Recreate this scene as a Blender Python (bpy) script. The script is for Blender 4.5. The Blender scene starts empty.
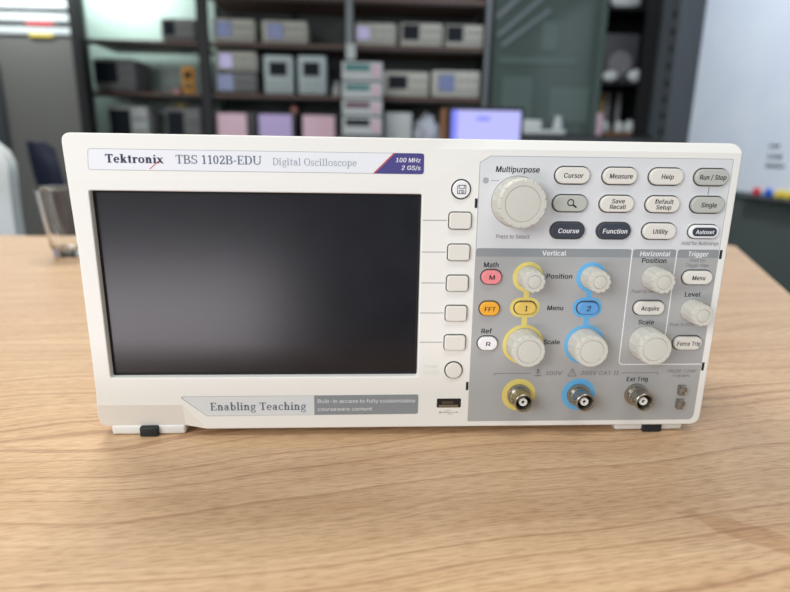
import bpy, bmesh, math, random
from mathutils import Matrix, Vector
random.seed(4)
PI = math.pi
S = bpy.context.scene
COL = S.collection

# ------------------------------------------------------------------ camera
cd = bpy.data.cameras.new('camera'); cam = bpy.data.objects.new('camera', cd); COL.objects.link(cam)
cd.sensor_width = 36.0; cd.lens = 570.0/790.0*36.0; cd.clip_start = 0.01; cd.clip_end = 50
cam.matrix_world = Matrix(((0.99872525, -0.00254091, -0.05041248, 0.1405053),
                           (-0.04818366, 0.24959745, -0.96715017, -0.2818435),
                           (0.01504027, 0.96834635, 0.24915684, 0.1514558),
                           (0, 0, 0, 1)))
cd.dof.use_dof = True; cd.dof.focus_distance = 0.284; cd.dof.aperture_fstop = 6.4
S.camera = cam
S.view_settings.view_transform = 'Standard'; S.view_settings.look = 'None'
S.view_settings.exposure = 0.0; S.view_settings.gamma = 1.0; S.view_settings.use_curve_mapping = False

# ------------------------------------------------------------------ world and lights
w = bpy.data.worlds.new('world'); S.world = w; w.use_nodes = True
w.node_tree.nodes['Background'].inputs['Color'].default_value = (0.88, 0.94, 1.0, 1)
w.node_tree.nodes['Background'].inputs['Strength'].default_value = 0.42

def area(name, loc, target, sx, sy, power, color=(1, 1, 1), spread=180):
    l = bpy.data.lights.new(name, 'AREA'); l.shape = 'RECTANGLE'; l.size = sx; l.size_y = sy
    l.energy = power; l.color = color; l.spread = math.radians(spread)
    o = bpy.data.objects.new(name, l); COL.objects.link(o); o.location = loc
    d = Vector(target)-Vector(loc)
    o.rotation_euler = d.to_track_quat('-Z', 'Y').to_euler()
    return o
area('window_daylight', (-1.5, -1.7, 0.95), (0.1, 0.0, 0.0), 1.5, 1.1, 42, (0.97, 0.985, 1.0))
area('screen_glow_fill', (-1.25, -2.0, -0.56), (-1.0, 0.0, -0.4), 2.0, 0.42, 19.0, (1.0, 0.93, 0.98))  # added unseen lamp that makes the pale glow on the scope screen
area('ceiling_panel_light_desk', (-0.45, 1.0, 1.78), (-0.1, 0.5, 0), 0.9, 0.35, 27, (1.0, 0.98, 0.93))
area('front_fill_light', (0.25, -0.75, 1.78), (0.2, -0.1, 0), 1.2, 0.3, 11, (1.0, 0.97, 0.90))  # added fill, lifts the dark table in front of the scope
area('ceiling_panel_light_board', (0.9, 1.9, 1.78), (1.9, 2.2, 0.3), 0.9, 0.3, 26, (0.86, 0.92, 1.0))
area('shelf_glow_fill', (-1.50, 3.80, 1.30), (-1.45, 4.03, 0.90), 0.5, 0.10, 7, (0.88, 1.0, 0.95))  # added lamp imitating the glow of a lit frosted window
area('partition_glow_fill', (-1.80, 3.05, 1.35), (-1.75, 3.3, 0.7), 0.5, 0.10, 16, (0.95, 1.0, 1.0))  # lamp added to whiten the stripes in place of lamp reflections

# ------------------------------------------------------------------ materials
def mat(name, col, rough=0.5, metal=0.0, emit=None, estr=1.0, trans=0.0, ior=1.45, bump=None, coat=0.0, spec=None, vary=None):
    m = bpy.data.materials.new(name); m.use_nodes = True
    nt = m.node_tree; b = nt.nodes['Principled BSDF']
    b.inputs['Base Color'].default_value = (*col, 1); b.inputs['Roughness'].default_value = rough
    b.inputs['Metallic'].default_value = metal; b.inputs['IOR'].default_value = ior
    b.inputs['Transmission Weight'].default_value = trans; b.inputs['Coat Weight'].default_value = coat
    if spec is not None: b.inputs['Specular IOR Level'].default_value = spec
    if emit:
        b.inputs['Emission Color'].default_value = (*emit, 1); b.inputs['Emission Strength'].default_value = estr
    if bump or vary:
        tc = nt.nodes.new('ShaderNodeTexCoord')
    if bump:
        n = nt.nodes.new('ShaderNodeTexNoise'); n.inputs['Scale'].default_value = bump[0]; n.inputs['Detail'].default_value = 3
        bm_ = nt.nodes.new('ShaderNodeBump'); bm_.inputs['Strength'].default_value = bump[1]; bm_.inputs['Distance'].default_value = bump[2]
        nt.links.new(tc.outputs['Object'], n.inputs['Vector']); nt.links.new(n.outputs['Fac'], bm_.inputs['Height'])
        nt.links.new(bm_.outputs['Normal'], b.inputs['Normal'])
    if vary:   # (scale, second colour)
        n = nt.nodes.new('ShaderNodeTexNoise'); n.inputs['Scale'].default_value = vary[0]; n.inputs['Detail'].default_value = 4
        r = nt.nodes.new('ShaderNodeValToRGB'); r.color_ramp.elements[0].position = 0.35; r.color_ramp.elements[1].position = 0.65
        r.color_ramp.elements[0].color = (*col, 1); r.color_ramp.elements[1].color = (*vary[1], 1)
        nt.links.new(tc.outputs['Object'], n.inputs['Vector']); nt.links.new(n.outputs['Fac'], r.inputs['Fac'])
        nt.links.new(r.outputs['Color'], b.inputs['Base Color'])
    return m

def wood_mat():
    m = bpy.data.materials.new('oak_laminate'); m.use_nodes = True; nt = m.node_tree; N = nt.nodes; L = nt.links
    b = N['Principled BSDF']; b.inputs['Roughness'].default_value = 0.42
    tc = N.new('ShaderNodeTexCoord')
    mp = N.new('ShaderNodeMapping'); mp.inputs['Rotation'].default_value = (0, 0, math.radians(-7)); mp.inputs['Scale'].default_value = (1, 1, 1)
    L.new(tc.outputs['Object'], mp.inputs['Vector'])
    # slow bending of the growth rings
    mp2 = N.new('ShaderNodeMapping'); mp2.inputs['Scale'].default_value = (2.4, 6.0, 1); L.new(mp.outputs['Vector'], mp2.inputs['Vector'])
    n1 = N.new('ShaderNodeTexNoise'); n1.inputs['Scale'].default_value = 1.0; n1.inputs['Detail'].default_value = 2.5; n1.inputs['Roughness'].default_value = 0.5
    L.new(mp2.outputs['Vector'], n1.inputs['Vector'])
    sx = N.new('ShaderNodeSeparateXYZ'); L.new(mp.outputs['Vector'], sx.inputs['Vector'])
    a = N.new('ShaderNodeMath'); a.operation = 'MULTIPLY'; a.inputs[1].default_value = 0.11; L.new(n1.outputs['Fac'], a.inputs[0])
    s = N.new('ShaderNodeMath'); s.operation = 'ADD'; L.new(sx.outputs['Y'], s.inputs[0]); L.new(a.outputs[0], s.inputs[1])
    k = N.new('ShaderNodeMath'); k.operation = 'MULTIPLY'; k.inputs[1].default_value = 190.0; L.new(s.outputs[0], k.inputs[0])
    # 1-D noise along the ring coordinate gives rings of uneven width
    r1 = N.new('ShaderNodeTexNoise'); r1.noise_dimensions = '1D'; r1.inputs['Scale'].default_value = 1.3; r1.inputs['Detail'].default_value = 4.0; r1.inputs['Roughness'].default_value = 0.72
    L.new(k.outputs[0], r1.inputs['W'])
    ramp = N.new('ShaderNodeValToRGB'); e = ramp.color_ramp.elements
    e[0].position = 0.33; e[0].color = (0.49, 0.29, 0.165, 1); e[1].position = 0.62; e[1].color = (0.735, 0.515, 0.315, 1)
    em = ramp.color_ramp.elements.new(0.44); em.color = (0.665, 0.44, 0.26, 1)
    L.new(r1.outputs['Fac'], ramp.inputs['Fac'])
    # fine pores
    mp3 = N.new('ShaderNodeMapping'); mp3.inputs['Scale'].default_value = (110, 1100, 1); L.new(mp.outputs['Vector'], mp3.inputs['Vector'])
    n3 = N.new('ShaderNodeTexNoise'); n3.inputs['Scale'].default_value = 1.0; n3.inputs['Detail'].default_value = 3; L.new(mp3.outputs['Vector'], n3.inputs['Vector'])
    r3 = N.new('ShaderNodeValToRGB'); r3.color_ramp.elements[0].position = 0.36; r3.color_ramp.elements[0].color = (0.70, 0.64, 0.58, 1)
    r3.color_ramp.elements[1].position = 0.54; r3.color_ramp.elements[1].color = (1, 1, 1, 1); L.new(n3.outputs['Fac'], r3.inputs['Fac'])
    mx = N.new('ShaderNodeMix'); mx.data_type = 'RGBA'; mx.blend_type = 'MULTIPLY'; mx.inputs[0].default_value = 0.75
    L.new(ramp.outputs['Color'], mx.inputs[6]); L.new(r3.outputs['Color'], mx.inputs[7])
    mp4 = N.new('ShaderNodeMapping'); mp4.inputs['Scale'].default_value = (6, 40, 1); L.new(mp.outputs['Vector'], mp4.inputs['Vector'])
    n4 = N.new('ShaderNodeTexNoise'); n4.inputs['Scale'].default_value = 1.0; n4.inputs['Detail'].default_value = 5; L.new(mp4.outputs['Vector'], n4.inputs['Vector'])
    r4 = N.new('ShaderNodeValToRGB'); r4.color_ramp.elements[0].position = 0.33; r4.color_ramp.elements[0].color = (0.84, 0.78, 0.72, 1)
    r4.color_ramp.elements[1].position = 0.6; r4.color_ramp.elements[1].color = (1, 1, 1, 1); L.new(n4.outputs['Fac'], r4.inputs['Fac'])
    mx2 = N.new('ShaderNodeMix'); mx2.data_type = 'RGBA'; mx2.blend_type = 'MULTIPLY'; mx2.inputs[0].default_value = 0.8
    L.new(mx.outputs[2], mx2.inputs[6]); L.new(r4.outputs['Color'], mx2.inputs[7])
    # a darker smooth figure in the veneer near the front right corner
    mp5 = N.new('ShaderNodeMapping'); mp5.vector_type = 'TEXTURE'; mp5.inputs['Location'].default_value = (0.304, -0.089, 0)
    mp5.inputs['Rotation'].default_value = (0, 0, math.radians(-36)); mp5.inputs['Scale'].default_value = (0.032, 0.0075, 1)
    n5 = N.new('ShaderNodeTexNoise'); n5.inputs['Scale'].default_value = 90; n5.inputs['Detail'].default_value = 2; L.new(tc.outputs['Object'], n5.inputs['Vector'])
    L.new(tc.outputs['Object'], mp5.inputs['Vector'])
    ln = N.new('ShaderNodeVectorMath'); ln.operation = 'LENGTH'; L.new(mp5.outputs['Vector'], ln.inputs[0])
    ad = N.new('ShaderNodeMath'); ad.operation = 'MULTIPLY_ADD'; ad.inputs[1].default_value = 0.8; L.new(n5.outputs['Fac'], ad.inputs[0]); L.new(ln.outputs['Value'], ad.inputs[2])
    r5 = N.new('ShaderNodeValToRGB'); r5.color_ramp.elements[0].position = 0.62; r5.color_ramp.elements[0].color = (0.84, 0.76, 0.68, 1)
    r5.color_ramp.elements[1].position = 0.72; r5.color_ramp.elements[1].color = (1, 1, 1, 1)
    hf = N.new('ShaderNodeMath'); hf.operation = 'MULTIPLY'; hf.inputs[1].default_value = 0.5; L.new(ad.outputs[0], hf.inputs[0]); L.new(hf.outputs[0], r5.inputs['Fac'])
    mx3 = N.new('ShaderNodeMix'); mx3.data_type = 'RGBA'; mx3.blend_type = 'MULTIPLY'; mx3.inputs[0].default_value = 1.0
    L.new(mx2.outputs[2], mx3.inputs[6]); L.new(r5.outputs['Color'], mx3.inputs[7])
    L.new(mx3.outputs[2], b.inputs['Base Color'])
    bp = N.new('ShaderNodeBump'); bp.inputs['Strength'].default_value = 0.15; bp.inputs['Distance'].default_value = 0.0003
    L.new(n3.outputs['Fac'], bp.inputs['Height']); L.new(bp.outputs['Normal'], b.inputs['Normal'])
    return m

M = dict(
    wood=wood_mat(),
    bezel=mat('bezel_plastic', (0.795, 0.785, 0.745), 0.5, bump=(2600, 0.12, 0.0001)),
    housing=mat('housing_plastic', (0.66, 0.65, 0.60), 0.55),
    screen=mat('lcd_glass', (0.004, 0.004, 0.007), 0.23, bump=(500, 0.04, 0.0001), vary=(60, (0.007, 0.007, 0.011)), spec=0.55),
    gasket=mat('black_gasket', (0.006, 0.006, 0.006), 0.7),
    panel_l=mat('panel_light_grey', (0.66, 0.672, 0.685), 0.45),
    panel_d=mat('panel_mid_grey', (0.385, 0.388, 0.385), 0.5, bump=(3000, 0.08, 0.0001)),
    header=mat('header_grey', (0.265, 0.285, 0.295), 0.5),
    print_w=mat('print_white', (0.80, 0.81, 0.82), 0.6),
    print_k=mat('print_black', (0.008, 0.008, 0.010), 0.6),
    print_g=mat('print_grey', (0.20, 0.20, 0.21), 0.6),
    print_navy=mat('print_navy', (0.025, 0.028, 0.075), 0.6),
    print_slate=mat('print_slate', (0.13, 0.16, 0.22), 0.6),
    print_slate2=mat('print_slate_pale', (0.24, 0.29, 0.36), 0.6),
    print_red=mat('print_red', (0.60, 0.05, 0.04), 0.6),
    line=mat('outline_grey', (0.36, 0.38, 0.39), 0.6),
    label=mat('label_film', (0.76, 0.775, 0.81), 0.4),
    label2=mat('label_film_grey', (0.66, 0.68, 0.69), 0.4),
    purple=mat('print_purple', (0.065, 0.055, 0.22), 0.45),
    darklabel=mat('label_dark_grey', (0.24, 0.26, 0.28), 0.5),
    yellow=mat('ring_yellow', (0.73, 0.60, 0.17), 0.5),
    blue=mat('ring_blue', (0.13, 0.42, 0.73), 0.5),
    knob=mat('knob_plastic', (0.585, 0.575, 0.52), 0.55, bump=(1800, 0.18, 0.0001)),
    btn=mat('button_plastic', (0.72, 0.70, 0.64), 0.5),
    btn_g=mat('button_grey', (0.47, 0.48, 0.44), 0.5),
    btn_dark=mat('button_dark', (0.045, 0.052, 0.072), 0.45),
    btn_w=mat('button_white', (0.82, 0.82, 0.83), 0.4),
    btn_pink=mat('button_pink', (0.80, 0.25, 0.27), 0.45),
    btn_or=mat('button_orange', (0.83, 0.40, 0.035), 0.45),
    btn_y=mat('button_yellow', (0.80, 0.56, 0.13), 0.45),
    btn_b=mat('button_blue', (0.13, 0.36, 0.72), 0.45),
    gap_shade=mat('gap_shade_grey', (0.07, 0.07, 0.065), 0.7),
    metal=mat('nickel', (0.40, 0.38, 0.33), 0.28, 1.0),
    metal_d=mat('nickel_dark', (0.16, 0.15, 0.135), 0.40, 1.0),
    dielectric=mat('dielectric', (0.78, 0.76, 0.72), 0.4),
    black=mat('black', (0.01, 0.01, 0.01), 0.6),
    rubber=mat('rubber', (0.012, 0.016, 0.018), 0.55),
    foot=mat('foot_plastic', (0.74, 0.73, 0.70), 0.5),
    glass=mat('clear_glass', (0.96, 0.97, 0.97), 0.02, trans=1.0, ior=1.48),
    # room
    floor=mat('floor_vinyl', (0.075, 0.085, 0.085), 0.4, vary=(3, (0.09, 0.10, 0.10))),
    ceiling=mat('ceiling_paint', (0.55, 0.56, 0.55), 0.8),
    wall_dark=mat('wall_dark_green_grey', (0.11, 0.13, 0.12), 0.6, vary=(2.0, (0.085, 0.10, 0.095))),
    wall_pale=mat('wall_pale_mint', (0.50, 0.62, 0.58), 0.6),
    wall_right=mat('wall_low_dark', (0.085, 0.105, 0.100), 0.6),
    frost=mat('frosted_glass', (0.165, 0.165, 0.155), 0.35),
    film=mat('frost_film', (0.62, 0.67, 0.68), 0.4),
    frame=mat('black_frame', (0.008, 0.009, 0.010), 0.5),
    steel=mat('shelf_steel_grey', (0.17, 0.19, 0.20), 0.4, 0.3),
    shelf=mat('shelf_board_brown', (0.15, 0.085, 0.065), 0.5),
    postgrey=mat('slate_grey', (0.055, 0.065, 0.072), 0.45),
    gglass=mat('green_glass', (0.072, 0.10, 0.088), 0.12, spec=0.5),
    gglass2=mat('green_glass_pale', (0.10, 0.14, 0.125), 0.2),
    board=mat('whiteboard', (0.70, 0.76, 0.86), 0.35, vary=(5, (0.74, 0.80, 0.88))),
    ink=mat('marker_ink', (0.04, 0.045, 0.08), 0.6),
    inst=mat('instrument_beige', (0.47, 0.465, 0.41), 0.6),
    inst_g=mat('instrument_grey', (0.17, 0.17, 0.175), 0.6),
    inst_w=mat('instrument_white', (0.52, 0.55, 0.54), 0.5),
    inst_b=mat('instrument_pale_blue', (0.48, 0.56, 0.57), 0.5),
    inst_dark=mat('instrument_charcoal', (0.06, 0.06, 0.065), 0.5),
    keys=mat('keypad_grey', (0.24, 0.235, 0.215), 0.6),
    scr_dark=mat('screen_dark', (0.010, 0.014, 0.022), 0.6, spec=0.2),
    scr_blue=mat('screen_blue_grey', (0.10, 0.13, 0.22), 0.3, emit=(0.18, 0.20, 0.40), estr=0.35),
    scr_lilac=mat('screen_lilac', (0.2, 0.2, 0.3), 0.3, emit=(0.42, 0.38, 0.62), estr=0.55),
    scr_pink=mat('screen_pink', (0.3, 0.2, 0.25), 0.3, emit=(0.50, 0.34, 0.40), estr=0.5),
    scr_violet=mat('screen_violet', (0.2, 0.15, 0.3), 0.3, emit=(0.36, 0.28, 0.50), estr=0.5),
    monitor=mat('monitor_picture', (0.2, 0.2, 0.4), 0.3, emit=(0.46, 0.46, 0.84), estr=0.8),
    monitor_b=mat('monitor_window_blue', (0.1, 0.1, 0.4), 0.3, emit=(0.20, 0.22, 0.80), estr=0.8),
    teal=mat('teal_strip', (0.06, 0.20, 0.20), 0.5),
    maroon=mat('maroon_strip', (0.13, 0.04, 0.08), 0.5),
    orange=mat('orange_case', (0.65, 0.30, 0.03), 0.5),
    red=mat('red_plastic', (0.65, 0.05, 0.06), 0.4),
    salmon=mat('salmon_plastic', (0.55, 0.25, 0.22), 0.4),
    mblue=mat('blue_plastic', (0.03, 0.12, 0.60), 0.4),
    myel=mat('yellow_plastic', (0.80, 0.62, 0.08), 0.4),
    white=mat('white_matte', (0.62, 0.64, 0.68), 0.7),
    cloth=mat('crumpled_white', (0.55, 0.58, 0.66), 0.8),
    chair_l=mat('chair_pale_grey', (0.72, 0.77, 0.77), 0.6),
    chair_d=mat('chair_navy', (0.010, 0.014, 0.035), 0.7),
    gold=mat('brass_tube', (0.45, 0.33, 0.12), 0.35, 0.6),
    brown=mat('brown_wood', (0.22, 0.10, 0.04), 0.6),
    pinkp=mat('pink_plastic', (0.60, 0.42, 0.50), 0.6),
)

# ------------------------------------------------------------------ helpers
def link(name, me, m, parent=None, loc=None, smooth=False):
    if isinstance(me, bmesh.types.BMesh):
        d = bpy.data.meshes.new(name); me.to_mesh(d); me.free(); me = d
    me.name = name
    if m is not None:
        me.materials.clear(); me.materials.append(M[m])
    o = bpy.data.objects.new(name, me); COL.objects.link(o)
    if parent: o.parent = parent
    if loc: o.location = loc
    if smooth:
        for p in me.polygons: p.use_smooth = True
        me.set_sharp_from_angle(angle=math.radians(35))
    return o

def tag(o, label=None, cat=None, group=None, kind=None):
    if label: o['label'] = label
    if cat: o['category'] = cat
    if group: o['group'] = group
    if kind: o['kind'] = kind
    return o

def empty(name, loc, label, cat, group=None):
    o = bpy.data.objects.new(name, None); COL.objects.link(o); o.location = loc; o.empty_display_size = 0.02
    return tag(o, label, cat, group)

def add_box(bm, x0, x1, y0, y1, z0, z1, bev=0.0, seg=2, taper=None):
    vs = [bm.verts.new((x, y, z)) for x in (x0, x1) for y in (y0, y1) for z in (z0, z1)]
    F = [(0, 1, 3, 2), (4, 6, 7, 5), (0, 4, 5, 1), (2, 3, 7, 6), (0, 2, 6, 4), (1, 5, 7, 3)]
    fs = [bm.faces.new([vs[i] for i in f]) for f in F]
    if taper:   # shrink the y1 side by this much
        for v in vs:
            if abs(v.co.y-y1) < 1e-9:
                v.co.x += taper if abs(v.co.x-x0) < 1e-9 else -taper
                v.co.z += taper if abs(v.co.z-z0) < 1e-9 else -taper
    if bev:
        es = list({e for f in fs for e in f.edges})
        bmesh.ops.bevel(bm, geom=es, offset=bev, segments=seg, affect='EDGES', profile=0.5)
    return bm

def box(x0, x1, y0, y1, z0, z1, bev=0.0, seg=2, taper=None):
    bm = bmesh.new(); add_box(bm, x0, x1, y0, y1, z0, z1, bev, seg, taper)
    bmesh.ops.recalc_face_normals(bm, faces=bm.faces); return bm

def add_lathe(bm, prof, cx, cy, cz, axis='-Y', seg=64, mod=None):
    """prof: (radius, distance along axis)"""
    rings = []
    for j, (r, d) in enumerate(prof):
        ring = []
        for i in range(seg):
            a = 2*PI*i/seg
            rr = r*(mod(a, j, r, d) if mod else 1)
            if axis == '-Y': p = (cx+rr*math.cos(a), cy-d, cz+rr*math.sin(a))
            elif axis == 'Z': p = (cx+rr*math.cos(a), cy+rr*math.sin(a), cz+d)
            else: p = (cx-d, cy+rr*math.cos(a), cz+rr*math.sin(a))
            ring.append(bm.verts.new(p))
        rings.append(ring)
    for a, b in zip(rings, rings[1:]):
        for i in range(seg):
            bm.faces.new((a[i], a[(i+1) % seg], b[(i+1) % seg], b[i]))
    for ring in (rings[0], rings[-1]):
        try: bm.faces.new(ring)
        except ValueError: pass
    bmesh.ops.recalc_face_normals(bm, faces=bm.faces)
    return bm

def rrect(cx, cz, w, h, r, n=6):
    r = min(r, w/2-1e-4, h/2-1e-4); pts = []
    for (sx, sz, a0) in ((1, 1, 0), (-1, 1, 90), (-1, -1, 180), (1, -1, 270)):
        ox, oz = cx+sx*(w/2-r), cz+sz*(h/2-r)
        for i in range(n+1):
            a = math.radians(a0+90*i/n); pts.append((ox+r*math.cos(a), oz+r*math.sin(a)))
    return pts
def circle(cx, cz, r, n=48, a0=0, a1=360):
    return [(cx+r*math.cos(math.radians(a0+(a1-a0)*i/n)), cz+r*math.sin(math.radians(a0+(a1-a0)*i/n))) for i in range(n)]
def round_poly(pts, radii, n=5):
    out = []; N = len(pts)
    for i, p in enumerate(pts):
        r = radii[i] if isinstance(radii, (list, tuple)) else radii
        if r <= 0: out.append(p); continue
        P = Vector(p); A = (Vector(pts[i-1])-P).normalized(); B = (Vector(pts[(i+1) % N])-P).normalized()
        ang = A.angle(B); t = r/math.tan(ang/2); p0 = P+A*t; p1 = P+B*t
        for k in range(n+1):
            u = k/n; q = p0*(1-u)**2+P*2*u*(1-u)+p1*u*u; out.append((q.x, q.y))
    return out

def plate(loops, y0, y1, bev=0.0, res=1):
    """solid plate between y0 (front) and y1, outline given in x,z millimetres, holes allowed"""
    cu = bpy.data.curves.new('c', 'CURVE'); cu.dimensions = '2D'; cu.fill_mode = 'BOTH'
    for lp in loops:
        s = cu.splines.new('POLY'); s.points.add(len(lp)-1); s.use_cyclic_u = True
        for i, (x, z) in enumerate(lp): s.points[i].co = (x, z, 0, 1)
    th = (y1-y0)/2; bev = min(bev, th*0.98)
    cu.extrude = th-bev; cu.bevel_depth = bev; cu.bevel_resolution = res; cu.offset = -bev
    o = bpy.data.objects.new('c', cu); COL.objects.link(o)
    me = bpy.data.meshes.new_from_object(o.evaluated_get(bpy.context.evaluated_depsgraph_get()))
    bpy.data.objects.remove(o); bpy.data.curves.remove(cu)
    yc = (y0+y1)/2
    for v in me.vertices:
        x, z, d = v.co; v.co = (x*.001, (yc-d)*.001, z*.001)
    return me

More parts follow.
